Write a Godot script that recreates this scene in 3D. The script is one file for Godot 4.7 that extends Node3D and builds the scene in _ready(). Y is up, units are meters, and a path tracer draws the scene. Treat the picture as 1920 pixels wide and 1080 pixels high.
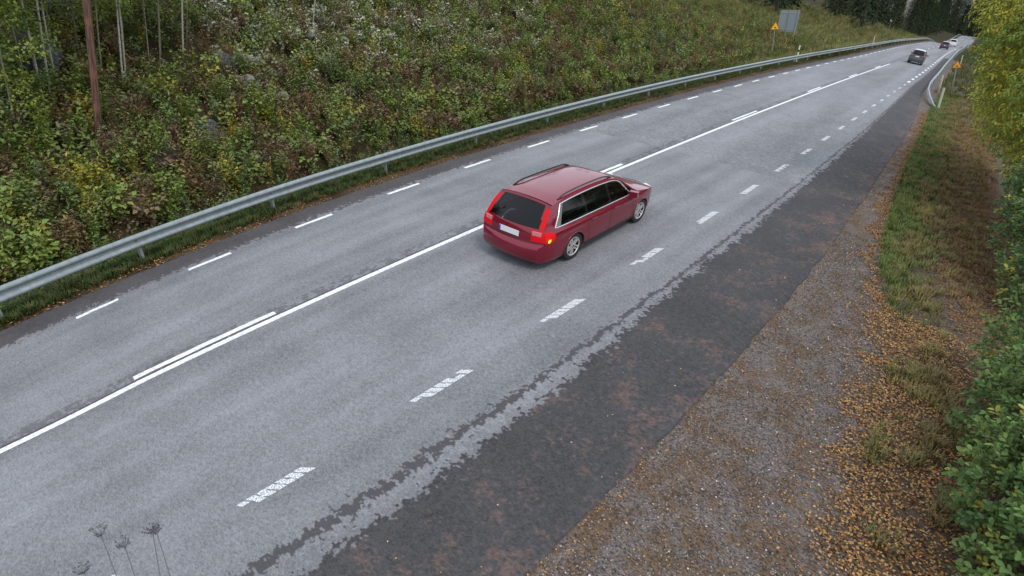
extends Node3D
# A country road seen from a pole beside it: asphalt with worn edge lines, a red estate car, a steel
# guardrail, an overgrown bank on the far side and leafy bushes on the near side, under an overcast sky.
# Ground positions are given in road coordinates: s along the road, d across it (minus: far side).

# The road's survey: station s, then points across it at d = -8, -4, 0, 4, 8.
const SURVEY = [
	[-14, Vector3(-17.45, 0.2, 4.46), Vector3(-17.42, 0.21, 6.33), Vector3(-17.61, 0.26, 8.12), Vector3(-17.73, 0.32, 9.71), Vector3(-17.71, 0.36, 14.31)],
	[-6, Vector3(-15.19, 0.29, -1.39), Vector3(-14.49, 0.27, 0.61), Vector3(-13.82, 0.27, 2.65), Vector3(-12.98, 0.27, 4.64), Vector3(-11.96, 0.26, 8.66)],
	[1, Vector3(-13.21, 0.37, -6.51), Vector3(-11.93, 0.32, -4.4), Vector3(-10.51, 0.28, -2.12), Vector3(-8.82, 0.23, 0.21), Vector3(-6.93, 0.16, 3.72)],
	[5, Vector3(-12.08, 0.42, -9.44), Vector3(-10.46, 0.35, -7.26), Vector3(-8.61, 0.28, -4.86), Vector3(-6.44, 0.2, -2.33), Vector3(-4.06, 0.11, 0.9)],
	[8, Vector3(-11.23, 0.46, -11.63), Vector3(-9.37, 0.38, -9.4), Vector3(-7.19, 0.28, -6.9), Vector3(-4.66, 0.18, -4.23), Vector3(-1.91, 0.07, -1.22)],
	[10, Vector3(-10.74, 0.48, -13.01), Vector3(-8.73, 0.39, -10.74), Vector3(-6.37, 0.29, -8.15), Vector3(-3.59, 0.17, -5.32), Vector3(-0.51, 0.05, -2.73)],
	[12, Vector3(-10.1, 0.5, -14.56), Vector3(-7.9, 0.4, -12.26), Vector3(-5.3, 0.29, -9.64), Vector3(-2.28, 0.16, -6.76), Vector3(0.97, 0.02, -4.04)],
	[15, Vector3(-8.8, 0.54, -17.13), Vector3(-6.27, 0.42, -14.85), Vector3(-3.32, 0.28, -12.23), Vector3(-0.01, 0.13, -9.35), Vector3(3.35, -0.04, -6.57)],
	[18, Vector3(-7.14, 0.57, -19.93), Vector3(-4.29, 0.43, -17.68), Vector3(-1.05, 0.27, -15.08), Vector3(2.43, 0.08, -12.22), Vector3(5.75, -0.1, -9.38)],
	[22, Vector3(-4.49, 0.59, -23.87), Vector3(-1.3, 0.42, -21.66), Vector3(2.19, 0.22, -19.08), Vector3(5.74, 0.01, -16.2), Vector3(8.87, -0.19, -13.23)],
	[27, Vector3(-0.75, 0.6, -28.93), Vector3(2.73, 0.38, -26.75), Vector3(6.35, 0.14, -24.14), Vector3(9.78, -0.11, -21.16), Vector3(12.56, -0.33, -17.96)],
	[33, Vector3(4.03, 0.57, -34.98), Vector3(7.66, 0.3, -32.77), Vector3(11.22, 0.01, -30.07), Vector3(14.37, -0.27, -26.88), Vector3(16.72, -0.5, -23.4)],
	[40, Vector3(9.65, 0.47, -41.79), Vector3(13.27, 0.15, -39.51), Vector3(16.62, -0.18, -36.64), Vector3(19.38, -0.48, -33.21), Vector3(21.3, -0.72, -29.44)],
	[50, Vector3(17.39, 0.26, -50.9), Vector3(20.81, -0.12, -48.49), Vector3(23.77, -0.49, -45.4), Vector3(26.03, -0.82, -41.7), Vector3(27.5, -1.06, -37.66)],
	[62, Vector3(26.03, -0.07, -60.93), Vector3(29.14, -0.51, -58.42), Vector3(31.69, -0.92, -55.19), Vector3(33.53, -1.26, -51.34), Vector3(34.73, -1.53, -47.2)],
	[76, Vector3(34.81, -0.37, -70.29), Vector3(37.59, -0.91, -68.13), Vector3(40.38, -1.45, -65.97), Vector3(43.09, -1.98, -63.86), Vector3(45.8, -2.5, -61.76)],
	[92, Vector3(47.34, -1.5, -87.29), Vector3(50.26, -1.97, -85.07), Vector3(53.19, -2.45, -82.86), Vector3(55.82, -2.95, -80.85), Vector3(58.46, -3.46, -78.85)],
	[110, Vector3(64.26, -2.81, -109.11), Vector3(67.07, -3.33, -107), Vector3(69.89, -3.86, -104.88), Vector3(72.45, -4.19, -102.95), Vector3(75.02, -4.51, -101.02)],
	[125, Vector3(83.91, -4.77, -135.39), Vector3(86.73, -5.27, -133.29), Vector3(89.55, -5.78, -131.18), Vector3(92.19, -6.12, -129.2), Vector3(94.84, -6.47, -127.22)],
	[140, Vector3(107.74, -7.29, -167.06), Vector3(110.49, -7.75, -164.98), Vector3(113.24, -8.21, -162.9), Vector3(115.84, -8.57, -160.94), Vector3(118.43, -8.93, -158.98)],
	[188, Vector3(145.51, -12.98, -216.72), Vector3(148.24, -13.47, -214.66), Vector3(150.96, -13.96, -212.59), Vector3(153.45, -14.36, -210.72), Vector3(155.93, -14.76, -208.84)],
	[240, Vector3(186.43, -15.81, -270.51), Vector3(189.13, -16.34, -268.47), Vector3(191.82, -16.86, -266.43), Vector3(194.19, -17.3, -264.64), Vector3(196.55, -17.74, -262.85)],
	[330, Vector3(261.03, -21.67, -370.51), Vector3(263.99, -21.96, -368.28), Vector3(266.95, -22.24, -366.05), Vector3(269.46, -22.49, -364.15), Vector3(271.98, -22.73, -362.26)],
	[400, Vector3(298.33, -29.6, -420.51), Vector3(301.42, -29.77, -418.19), Vector3(304.51, -29.93, -415.86), Vector3(307.1, -30.08, -413.91), Vector3(309.69, -30.23, -411.96)],
]
const TURN_S = [-14.0, 8.0, 40.0, 62.0, 76.0, 400.0]
const TURN_A = [0.80, 0.82, 0.765, 0.72, 0.66, 0.66]

var rng := RandomNumberGenerator.new()
var bump := FastNoiseLite.new()
var patch := FastNoiseLite.new()
var slopes := []
var M := {}

# ---------------------------------------------------------------- road coordinates
func prepare_survey():
	var n = SURVEY.size()
	for i in n:
		var a = maxi(i - 1, 0)
		var b = mini(i + 1, n - 1)
		var row = []
		for k in 5:
			row.append((SURVEY[b][k + 1] - SURVEY[a][k + 1]) / (SURVEY[b][0] - SURVEY[a][0]))
		slopes.append(row)

func columns(s: float) -> Array:
	var i := 0
	while i < SURVEY.size() - 2 and SURVEY[i + 1][0] < s:
		i += 1
	var s0: float = SURVEY[i][0]
	var h: float = SURVEY[i + 1][0] - s0
	var t := (s - s0) / h
	var t2 := t * t
	var t3 := t2 * t
	var a := 2 * t3 - 3 * t2 + 1
	var b := (t3 - 2 * t2 + t) * h
	var c := -2 * t3 + 3 * t2
	var e := (t3 - t2) * h
	var out := []
	for k in 5:
		var p: Vector3 = SURVEY[i][k + 1] * a + slopes[i][k] * b + SURVEY[i + 1][k + 1] * c + slopes[i + 1][k] * e
		out.append(p)
	return out

func side_turn(s: float) -> float:
	for i in TURN_S.size() - 1:
		if s <= TURN_S[i + 1]:
			return lerpf(TURN_A[i], TURN_A[i + 1], clampf((s - TURN_S[i]) / (TURN_S[i + 1] - TURN_S[i]), 0, 1))
	return TURN_A[-1]

func across(c: Array, s: float, d: float) -> Vector3:
	var dc := clampf(d, -8, 8)
	var u := dc / 4.0
	var p: Vector3 = c[0] * ((u + 1) * u * (u - 1) * (u - 2) / 24.0) - c[1] * ((u + 2) * u * (u - 1) * (u - 2) / 6.0) \
		+ c[2] * ((u + 2) * (u + 1) * (u - 1) * (u - 2) / 4.0) - c[3] * ((u + 2) * (u + 1) * u * (u - 2) / 6.0) \
		+ c[4] * ((u + 2) * (u + 1) * u * (u - 1) / 24.0)
	var e := d - dc
	if e != 0.0:
		var a := side_turn(s)
		p += Vector3(cos(a), 0, sin(a)) * e
	return p

func on_road(s: float, d: float, up := 0.0) -> Vector3:
	return across(columns(s), s, d) + Vector3(0, up, 0)

func profile(s: float, d: float) -> float:
	if d < 0:
		var z := -0.35 * smoothstep(-5.4, -6.9, d)
		var k := 0.46 - 0.16 * smoothstep(45.0, 95.0, s)
		if d < -7.0:
			z += k * minf(-7.0 - d, 14.0)
		if d < -21.0:
			z += (0.13 + 0.17 * smoothstep(80.0, 140.0, s)) * minf(-21.0 - d, 60.0)
		return z + bump.get_noise_2d(s * 2.0, d * 2.0) * 0.45 * smoothstep(-7.0, -11.0, d)
	var a := 0.95 * smoothstep(17.0, 30.0, s)
	var y := -0.05 * smoothstep(6.9, 7.4, d) - a * smoothstep(8.3, 11.6, d)
	if d > 12.0:
		y += 0.1 * minf(d - 12.0, 60.0) * smoothstep(17.0, 30.0, s)
	return y + bump.get_noise_2d(s * 3.0, d * 3.0) * 0.12 * smoothstep(8.5, 10.5, d)

func ground(s: float, d: float, up := 0.0) -> Vector3:
	return on_road(s, d, profile(s, d) + up)

func frame(s: float, d: float) -> Basis:   # x along the road, y up from its surface, z to the right of travel
	var f := (on_road(s + 0.6, d) - on_road(s - 0.6, d)).normalized()
	var r := (on_road(s, d + 0.6) - on_road(s, d - 0.6)).normalized()
	var up := r.cross(f).normalized()
	return Basis(f, up, f.cross(up))

# ---------------------------------------------------------------- small helpers
func numbered(called: String) -> String:
	if not has_node(called):
		return called
	var i := 1
	while has_node("%s_%03d" % [called, i]):
		i += 1
	return "%s_%03d" % [called, i]

func thing(called: String, label: String, category: String, at := Vector3.ZERO, group := "") -> Node3D:
	var o := Node3D.new()
	o.name = numbered(called)
	add_child(o)
	o.position = at
	o.set_meta("label", label)
	o.set_meta("category", category)
	if group != "":
		o.set_meta("group", group)
	return o

func part(called: String, mesh: Mesh, m: Material, parent: Node3D, at := Transform3D.IDENTITY) -> MeshInstance3D:
	var o := MeshInstance3D.new()
	o.name = called
	o.mesh = mesh
	o.material_override = m
	parent.add_child(o, true)
	o.transform = at
	return o

func setting(called: String, mesh: Mesh, m: Material) -> MeshInstance3D:
	var o := part(called, mesh, m, self)
	o.set_meta("kind", "structure")
	return o

func lin(r: float, g: float, b: float) -> Color:
	return Color(r, g, b).linear_to_srgb()

func mat(called: String, c: Color, rough := 0.8, metal := 0.0) -> StandardMaterial3D:
	var m := StandardMaterial3D.new()
	m.resource_name = called
	m.albedo_color = c
	m.roughness = rough
	m.metallic = metal
	M[called] = m
	return m

class Shape:
	var v := PackedVector3Array()
	var n := PackedVector3Array()
	var c := PackedColorArray()
	var uv := PackedVector2Array()
	var i := PackedInt32Array()
	func quad(a: Vector3, b: Vector3, p: Vector3, q: Vector3):
		var nn := (p - a).cross(b - a).normalized()
		var k := v.size()
		for x in [a, b, p, q]:
			v.append(x)
			n.append(nn)
			c.append(Color.WHITE)
		i.append_array(PackedInt32Array([k, k + 1, k + 2, k, k + 2, k + 3]))
	func box(t: Transform3D, s: Vector3):
		var h := s / 2
		var p := []
		for x in [-1, 1]:
			for y in [-1, 1]:
				for z in [-1, 1]:
					p.append(t * Vector3(x * h.x, y * h.y, z * h.z))
		for f in [[0, 1, 3, 2], [4, 6, 7, 5], [0, 4, 5, 1], [2, 3, 7, 6], [0, 2, 6, 4], [1, 5, 7, 3]]:
			quad(p[f[0]], p[f[3]], p[f[2]], p[f[1]])
	func leaf(p: Vector3, along: Vector3, face: Vector3, length: float, width: float, col: Color):
		var side := along.cross(face).normalized() * (width * 0.5)
		var nn := side.cross(along).normalized()
		var k := v.size()
		v.append(p)
		v.append(p + along * (length * 0.45) + side + nn * (width * 0.14))
		v.append(p + along * length - nn * (length * 0.08))
		v.append(p + along * (length * 0.45) - side + nn * (width * 0.14))
		for x in 4:
			n.append(nn)
			c.append(col)
		i.append_array(PackedInt32Array([k, k + 2, k + 1, k, k + 3, k + 2]))
	func round_leaf(p: Vector3, along: Vector3, face: Vector3, length: float, width: float, col: Color):
		var side := along.cross(face).normalized() * (width * 0.5)
		var nn := side.cross(along).normalized()
		var k := v.size()
		for q in [[0.0, 0.0, 0.0], [0.28, 0.72, 0.10], [0.62, 1.0, 0.12], [0.86, 0.62, 0.04], [1.0, 0.0, -0.10], [0.86, -0.62, 0.04], [0.62, -1.0, 0.12], [0.28, -0.72, 0.10], [0.5, 0.0, 0.0]]:
			v.append(p + along * (length * q[0]) + side * q[1] + nn * (width * q[2]))
			n.append((nn + side.normalized() * (-0.25 * q[1])).normalized())
			c.append(col)
		for j in 8:
			i.append_array(PackedInt32Array([k + 8, k + (j + 1) % 8, k + j]))
	func tube(path: Array, radii: Array, sides := 6, col := Color.WHITE):
		var k := v.size()
		var m := path.size()
		for j in m:
			var t: Vector3 = (path[mini(j + 1, m - 1)] - path[maxi(j - 1, 0)]).normalized()
			var a := t.cross(Vector3.FORWARD if absf(t.z) < 0.8 else Vector3.RIGHT).normalized()
			var b := t.cross(a)
			for q in sides:
				var w := TAU * q / sides
				var dd := a * cos(w) + b * sin(w)
				v.append(path[j] + dd * radii[j])
				n.append(dd)
				c.append(col)
		for j in m - 1:
			for q in sides:
				var q2 := (q + 1) % sides
				var a0 := k + j * sides + q
				var a1 := k + j * sides + q2
				i.append_array(PackedInt32Array([a0, a0 + sides, a1 + sides, a0, a1 + sides, a1]))
		var e := v.size()
		v.append(path[m - 1])
		n.append((path[m - 1] - path[m - 2]).normalized())
		c.append(col)
		for q in sides:
			i.append_array(PackedInt32Array([e, k + (m - 1) * sides + q, k + (m - 1) * sides + (q + 1) % sides]))
	func mesh() -> ArrayMesh:
		var a := []
		a.resize(Mesh.ARRAY_MAX)
		a[Mesh.ARRAY_VERTEX] = v
		a[Mesh.ARRAY_NORMAL] = n
		if c.size() == v.size():
			a[Mesh.ARRAY_COLOR] = c
		if uv.size() == v.size():
			a[Mesh.ARRAY_TEX_UV] = uv
		a[Mesh.ARRAY_INDEX] = i
		var out := ArrayMesh.new()
		out.add_surface_from_arrays(Mesh.PRIMITIVE_TRIANGLES, a)
		return out

func grid(pts: Array, cols: int, colors := PackedColorArray(), uvs := PackedVector2Array(), skip := {}) -> ArrayMesh:
	# a sheet of rows x cols points with smooth normals
	var v := PackedVector3Array(pts)
	var rows := pts.size() / cols
	var n := PackedVector3Array()
	n.resize(v.size())
	for r in rows:
		for k in cols:
			var a := v[mini(r + 1, rows - 1) * cols + k] - v[maxi(r - 1, 0) * cols + k]
			var b := v[r * cols + mini(k + 1, cols - 1)] - v[r * cols + maxi(k - 1, 0)]
			n[r * cols + k] = b.cross(a).normalized()
	var ix := PackedInt32Array()
	for r in rows - 1:
		for k in cols - 1:
			var a := r * cols + k
			if skip.has(a):
				continue
			ix.append_array(PackedInt32Array([a, a + cols, a + cols + 1, a, a + cols + 1, a + 1]))
	var arr := []
	arr.resize(Mesh.ARRAY_MAX)
	arr[Mesh.ARRAY_VERTEX] = v
	arr[Mesh.ARRAY_NORMAL] = n
	if colors.size() == v.size():
		arr[Mesh.ARRAY_COLOR] = colors
	if uvs.size() == v.size():
		arr[Mesh.ARRAY_TEX_UV] = uvs
	arr[Mesh.ARRAY_INDEX] = ix
	var out := ArrayMesh.new()
	if ix.size() > 0:
		out.add_surface_from_arrays(Mesh.PRIMITIVE_TRIANGLES, arr)
	return out

func scatter(called: String, mesh: Mesh, m: Material, places: Array, colors: Array, label: String, category: String):
	if places.is_empty():
		return
	var mm := MultiMesh.new()
	mm.transform_format = MultiMesh.TRANSFORM_3D
	mm.use_colors = true
	mm.mesh = mesh
	mm.instance_count = places.size()
	for k in places.size():
		mm.set_instance_transform(k, places[k])
		mm.set_instance_color(k, colors[k])
	var o := MultiMeshInstance3D.new()
	o.name = numbered(called)
	o.multimesh = mm
	o.material_override = m
	add_child(o)
	o.set_meta("kind", "stuff")
	o.set_meta("label", label)
	o.set_meta("category", category)

func ball() -> Vector3:
	while true:
		var p := Vector3(rng.randf_range(-1, 1), rng.randf_range(-1, 1), rng.randf_range(-1, 1))
		if p.length_squared() < 1.0 and p.length_squared() > 0.0001:
			return p
	return Vector3.UP

func tinted(c: Color, amount: float) -> Color:
	var k := 1.0 + rng.randf_range(-amount, amount)
	return Color(c.r * k * rng.randf_range(0.93, 1.07), c.g * k, c.b * k * rng.randf_range(0.85, 1.15))

# ---------------------------------------------------------------- the scene
func _ready():
	rng.seed = 20
	prepare_survey()
	# camera, 6.5 m up beside the road, looking down along it
	var cam := Camera3D.new()
	cam.name = "camera"
	add_child(cam)
	cam.position = Vector3(0, 6.505, 0)
	cam.rotation = Vector3(-0.50016, 0, 0.01037)
	cam.fov = 53.535
	cam.near = 0.1
	cam.far = 2000
	cam.current = true
	# overcast sky and a veiled sun
	var world := WorldEnvironment.new()
	world.name = "world_environment"
	var env := Environment.new()
	env.background_mode = Environment.BG_SKY
	var sm := ProceduralSkyMaterial.new()
	sm.sky_top_color = Color(0.86, 0.895, 0.95)
	sm.sky_horizon_color = Color(0.93, 0.95, 0.98)
	sm.sky_curve = 0.12
	sm.ground_bottom_color = Color(0.30, 0.31, 0.28)
	sm.ground_horizon_color = Color(0.55, 0.56, 0.55)
	sm.sun_angle_max = 1.0
	var sky := Sky.new()
	sky.sky_material = sm
	env.sky = sky
	env.tonemap_mode = Environment.TONE_MAPPER_LINEAR
	env.tonemap_exposure = 1.5
	env.sdfgi_enabled = true
	env.ssao_enabled = true
	env.ssil_enabled = true
	world.environment = env
	add_child(world)
	var sun := DirectionalLight3D.new()
	sun.name = "sun"
	sun.light_energy = 0.3
	sun.light_angular_distance = 16.0
	sun.light_color = Color(1.0, 0.97, 0.92)
	sun.shadow_enabled = true
	add_child(sun)
	sun.rotation = Vector3(deg_to_rad(-58), deg_to_rad(35), 0)

	bump.seed = 3
	bump.frequency = 0.22
	bump.fractal_octaves = 3
	patch.seed = 11
	patch.frequency = 0.25
	patch.fractal_octaves = 3
	make_materials()
	print("materials ", Time.get_ticks_msec())
	build_ground()
	print("ground ", Time.get_ticks_msec())
	build_road()
	print("road ", Time.get_ticks_msec())
	build_guardrails()
	build_bank_trees()
	print("trees ", Time.get_ticks_msec())
	build_signs()
	build_cars()
	print("cars ", Time.get_ticks_msec())
	build_near_bushes()
	build_undergrowth()
	print("undergrowth ", Time.get_ticks_msec())
	build_litter()
	print("done ", Time.get_ticks_msec())

# ---------------------------------------------------------------- lookups along the road
func along(table: Array, s: float) -> float:
	for k in table.size() - 1:
		if s <= table[k + 1][0]:
			return lerpf(table[k][1], table[k + 1][1], clampf((s - table[k][0]) / (table[k + 1][0] - table[k][0]), 0, 1))
	return table[-1][1]

func asphalt_left(s: float) -> float:
	return along([[5, -4.6], [10, -4.42], [20, -4.36], [45, -4.3], [400, -4.25]], s) + bump.get_noise_2d(s * 9.0, 70.0) * 0.06

func asphalt_right(s: float) -> float:
	return along([[5, 7.14], [22, 7.12], [30, 6.97], [43, 6.75], [50, 6.3], [58, 5.75], [70, 5.45], [92, 5.2], [400, 5.1]], s) + bump.get_noise_2d(s * 9.0, 20.0) * 0.07

func leaf_edge(s: float) -> float:   # where the gravel ends under fallen leaves and grass
	return along([[5, 10.4], [13, 10.0], [14.6, 9.75], [16.8, 9.35], [19.5, 9.15], [21.5, 8.6], [23.2, 8.1], [28, 7.7], [34, 7.4], [51, 6.95], [100, 6.5]], s)

# ---------------------------------------------------------------- materials
func noise_bytes(freq: float, w: int, h: int, tw: int, th: int, sd: int, oct := 3) -> PackedByteArray:
	var f := FastNoiseLite.new()
	f.seed = sd
	f.frequency = freq
	f.fractal_octaves = oct
	var im := f.get_image(tw, th, false, false, true)
	im.convert(Image.FORMAT_L8)
	im.resize(w, h, Image.INTERPOLATE_BILINEAR)
	return im.get_data()

func surface_map(s0: float, s1: float, w: int, h: int, texel: float, sd: int) -> ImageTexture:
	# what the road and the verge are made of, over s0..s1 and d = -5..13
	var tw := int((s1 - s0) / texel)
	var th := int(18.0 / texel)
	var rag := noise_bytes(5.5 * texel, w, h, tw, th, sd, 5)            # clods and ragged joints, about 0.2 m
	var fine := noise_bytes(14.0 * texel, w, h, tw, th, sd + 4, 2)      # coarse aggregate, needles, about 5 cm
	var big := noise_bytes(0.55 * texel, w, h, tw, th, sd + 1, 3)       # patches, about 2 m
	var mid := noise_bytes(1.5 * texel, w, h, tw, th, sd + 2, 3)
	var streak := noise_bytes(0.03, w, h, tw / 12, th, sd + 3, 3)      # wear drawn out along the lanes
	var r2 := RandomNumberGenerator.new()
	r2.seed = sd
	var lut := PackedByteArray()
	for k in 1025:
		lut.append(int(roundf(Color(k / 1024.0, 0, 0).linear_to_srgb().r * 255.0)))
	var out := PackedByteArray()
	out.resize(w * h * 3)
	var edge := PackedFloat32Array()
	var leafy := PackedFloat32Array()
	var seam := PackedFloat32Array()
	var dark := PackedFloat32Array()
	var seam_on := PackedFloat32Array()
	var litter := PackedFloat32Array()
	for x in w:
		var s := s0 + (x + 0.5) / w * (s1 - s0)
		edge.append(asphalt_right(s))
		leafy.append(leaf_edge(s))
		seam.append(along([[5, 5.0], [20, 4.95], [40, 4.95], [60, 4.6], [100, 4.4]], s))
		dark.append(along([[5, 0.46], [12, 0.40], [16, 0.30], [19, 0.14], [22, 0.22], [30, 0.2], [40, 0.10], [60, 0.05]], s))
		litter.append(along([[5, 0.05], [16, 0.1], [23, 0.5], [45, 0.62], [60, 0.2]], s))
		seam_on.append(along([[5, 0.17], [12, 0.15], [17, 0.09], [22, 0.07], [40, 0.05], [60, 0.03]], s))
	var o := 0
	for y in h:
		var d := -5.0 + (y + 0.5) / h * 18.0
		for x in w:
			var k := y * w + x
			var a := rag[k] / 255.0 - 0.5
			var b := big[k] / 255.0 - 0.5
			var q := mid[k] / 255.0 - 0.5
			var fn := fine[k] / 255.0 - 0.5
			var g := (r2.randf() + r2.randf() - 1.0) * 0.8 + fn * 0.75
			var cr: float
			var cg: float
			var cb: float
			if d > edge[x]:
				var brown := clampf((q * 1.1 + a * 0.8 + b * 0.5 + fn * 0.5) * 2.4 + 0.50, 0, 1)
				var l := maxf(0.25, 1.0 + g * 1.15 + a * 0.45)
				if d - leafy[x] + a * 0.9 > 0.0:
					cr = 0.078 * l
					cg = 0.056 * l
					cb = 0.034 * l
				else:
					cr = (0.130 + (0.104 - 0.130) * brown) * l
					cg = (0.108 + (0.068 - 0.108) * brown) * l
					cb = (0.098 + (0.042 - 0.098) * brown) * l
			elif d < -3.64 + a * 0.55 + fn * 0.5:
				var l := 1.0 + g * 0.35 + b * 0.4 + a * 0.4
				cr = 0.074 * l
				cg = 0.068 * l
				cb = 0.071 * l
			elif d > seam[x] + dark[x] + a * 0.36 + q * 0.2 + fn * 0.42 or (d > seam[x] + 0.1 and dark[x] < 0.1 and a > -0.1):
				var l := 1.0 + g * 0.6 + b * 0.3 + a * 0.35
				var needles := clampf((fn * 1.5 + q * 1.3 + b * 0.9 + a * 0.7) * 1.9 - 0.42 + (d - 6.2) * (0.16 + litter[x]) + litter[x] * 0.6, 0, 1) * 0.66
				cr = (0.055 + 0.070 * needles) * l
				cg = (0.0535 + 0.026 * needles) * l
				cb = (0.056 + 0.010 * needles) * l
			else:
				var st := streak[k] / 255.0 - 0.5
				var l := 1.0 + g * 0.50 + b * 0.22 + st * 0.42 + a * 0.12
				cr = 0.200 * l
				cg = 0.206 * l
				cb = 0.221 * l
				var off := absf(d - seam[x] + 0.10 * q)
				if off < 0.015 + seam_on[x] * (0.40 + 1.8 * a + 2.4 * fn):
					cr = 0.07 * (1.0 + g * 0.3)
					cg = 0.068 * (1.0 + g * 0.3)
					cb = 0.072 * (1.0 + g * 0.3)
				elif d > seam[x] - 0.9 and (fn + a * 0.8 + (d - seam[x]) * 0.45) > 0.10:
					cr *= 0.80
					cg *= 0.79
					cb *= 0.79
				elif d > 0.035 and d < 0.105 and a > -0.22:
					cr *= 0.38
					cg *= 0.36
					cb *= 0.38
				elif d > -0.24 and d < 0.035 and a + q * 0.6 + fn * 0.4 > -0.02:
					cr *= 0.66
					cg *= 0.65
					cb *= 0.66
				elif a + b * 0.5 > 0.42:
					cr *= 0.75
					cg *= 0.75
					cb *= 0.75
			out[o] = lut[clampi(int(cr * 1024.0), 0, 1024)]
			out[o + 1] = lut[clampi(int(cg * 1024.0), 0, 1024)]
			out[o + 2] = lut[clampi(int(cb * 1024.0), 0, 1024)]
			o += 3
	return ImageTexture.create_from_image(Image.create_from_data(w, h, false, Image.FORMAT_RGB8, out))

func noise_texture(freq: float, dark_: Color, light_: Color, sd: int, size := 512, ramp := 0.0) -> NoiseTexture2D:
	var f := FastNoiseLite.new()
	f.seed = sd
	f.frequency = freq
	f.fractal_octaves = 4
	var t := NoiseTexture2D.new()
	t.width = size
	t.height = size
	t.seamless = true
	t.noise = f
	var gr := Gradient.new()
	gr.offsets = PackedFloat32Array([ramp, 1.0 - ramp])
	gr.colors = PackedColorArray([dark_, light_])
	t.color_ramp = gr
	return t

func make_materials():
	M.near_map = surface_map(3.0, 27.0, 2048, 800, 0.03, 40)
	M.far_map = surface_map(27.0, 100.0, 2048, 400, 0.07, 80)
	for k in ["near", "far"]:
		var m := mat("road_" + k, Color.WHITE, 0.82)
		m.albedo_texture = M[k + "_map"]
		m.metallic_specular = 0.4
	var g := mat("soil", Color.WHITE, 0.95)
	g.vertex_color_use_as_albedo = true
	g.albedo_texture = noise_texture(0.05, Color(0.45, 0.45, 0.45), Color(1, 1, 1), 5, 512, 0.15)
	g.uv1_triplanar = true
	g.uv1_world_triplanar = true
	g.uv1_scale = Vector3(0.4, 0.4, 0.4)
	g.metallic_specular = 0.2
	var p := mat("line_paint", Color.WHITE, 0.6)
	p.albedo_texture = noise_texture(0.05, Color(0.78, 0.79, 0.80), Color(0.97, 0.975, 0.985), 9, 256, 0.2)
	p.uv1_triplanar = true
	p.uv1_world_triplanar = true
	p.uv1_scale = Vector3(0.9, 0.9, 0.9)
	var wp := mat("worn_paint", Color.WHITE, 0.65)
	wp.albedo_texture = noise_texture(0.09, Color(0.56, 0.57, 0.585), Color(0.95, 0.955, 0.965), 10, 256, 0.3)
	wp.uv1_triplanar = true
	wp.uv1_world_triplanar = true
	wp.uv1_scale = Vector3(1.6, 1.6, 1.6)
	var zinc := mat("zinc", Color.WHITE, 0.45, 0.25)
	zinc.albedo_texture = noise_texture(0.02, lin(0.20, 0.235, 0.24), lin(0.33, 0.38, 0.385), 17, 256, 0.1)
	zinc.uv1_triplanar = true
	zinc.uv1_world_triplanar = true
	zinc.uv1_scale = Vector3(1.2, 1.2, 1.2)
	mat("post_steel", lin(0.33, 0.35, 0.35), 0.5, 0.5)
	for k in ["leaf", "needle", "dead_leaf", "grass_blade", "bark_dark", "stone"]:
		var m := mat(k, Color.WHITE, 0.55 if k == "leaf" else 0.85)
		m.vertex_color_use_as_albedo = true
		m.metallic_specular = 0.35 if k in ["leaf", "grass_blade"] else 0.25
		if k in ["leaf", "grass_blade"]:
			m.backlight_enabled = true
			m.backlight = Color(0.55, 0.55, 0.4)
	var st: StandardMaterial3D = M.stone
	st.albedo_texture = noise_texture(0.03, Color(0.55, 0.55, 0.56), Color(1, 1, 1), 33, 256, 0.2)
	st.uv1_triplanar = true
	st.uv1_scale = Vector3(0.8, 0.8, 0.8)
	var bb := mat("birch_bark", Color.WHITE, 0.8)
	bb.albedo_texture = noise_texture(0.035, lin(0.30, 0.27, 0.21), lin(0.52, 0.49, 0.42), 21, 256, 0.25)
	bb.uv1_triplanar = true
	bb.uv1_scale = Vector3(0.5, 1.6, 0.5)
	var ab := mat("aspen_bark", Color.WHITE, 0.85)
	ab.albedo_texture = noise_texture(0.035, lin(0.11, 0.10, 0.065), lin(0.30, 0.28, 0.19), 22, 256, 0.2)
	ab.uv1_triplanar = true
	ab.uv1_scale = Vector3(0.5, 1.2, 0.5)
	var pole := mat("pole_wood", Color.WHITE, 0.85)
	pole.albedo_texture = noise_texture(0.02, lin(0.055, 0.028, 0.022), lin(0.30, 0.15, 0.105), 27, 512, 0.2)
	pole.uv1_triplanar = true
	pole.uv1_scale = Vector3(2.2, 0.16, 2.2)

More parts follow.
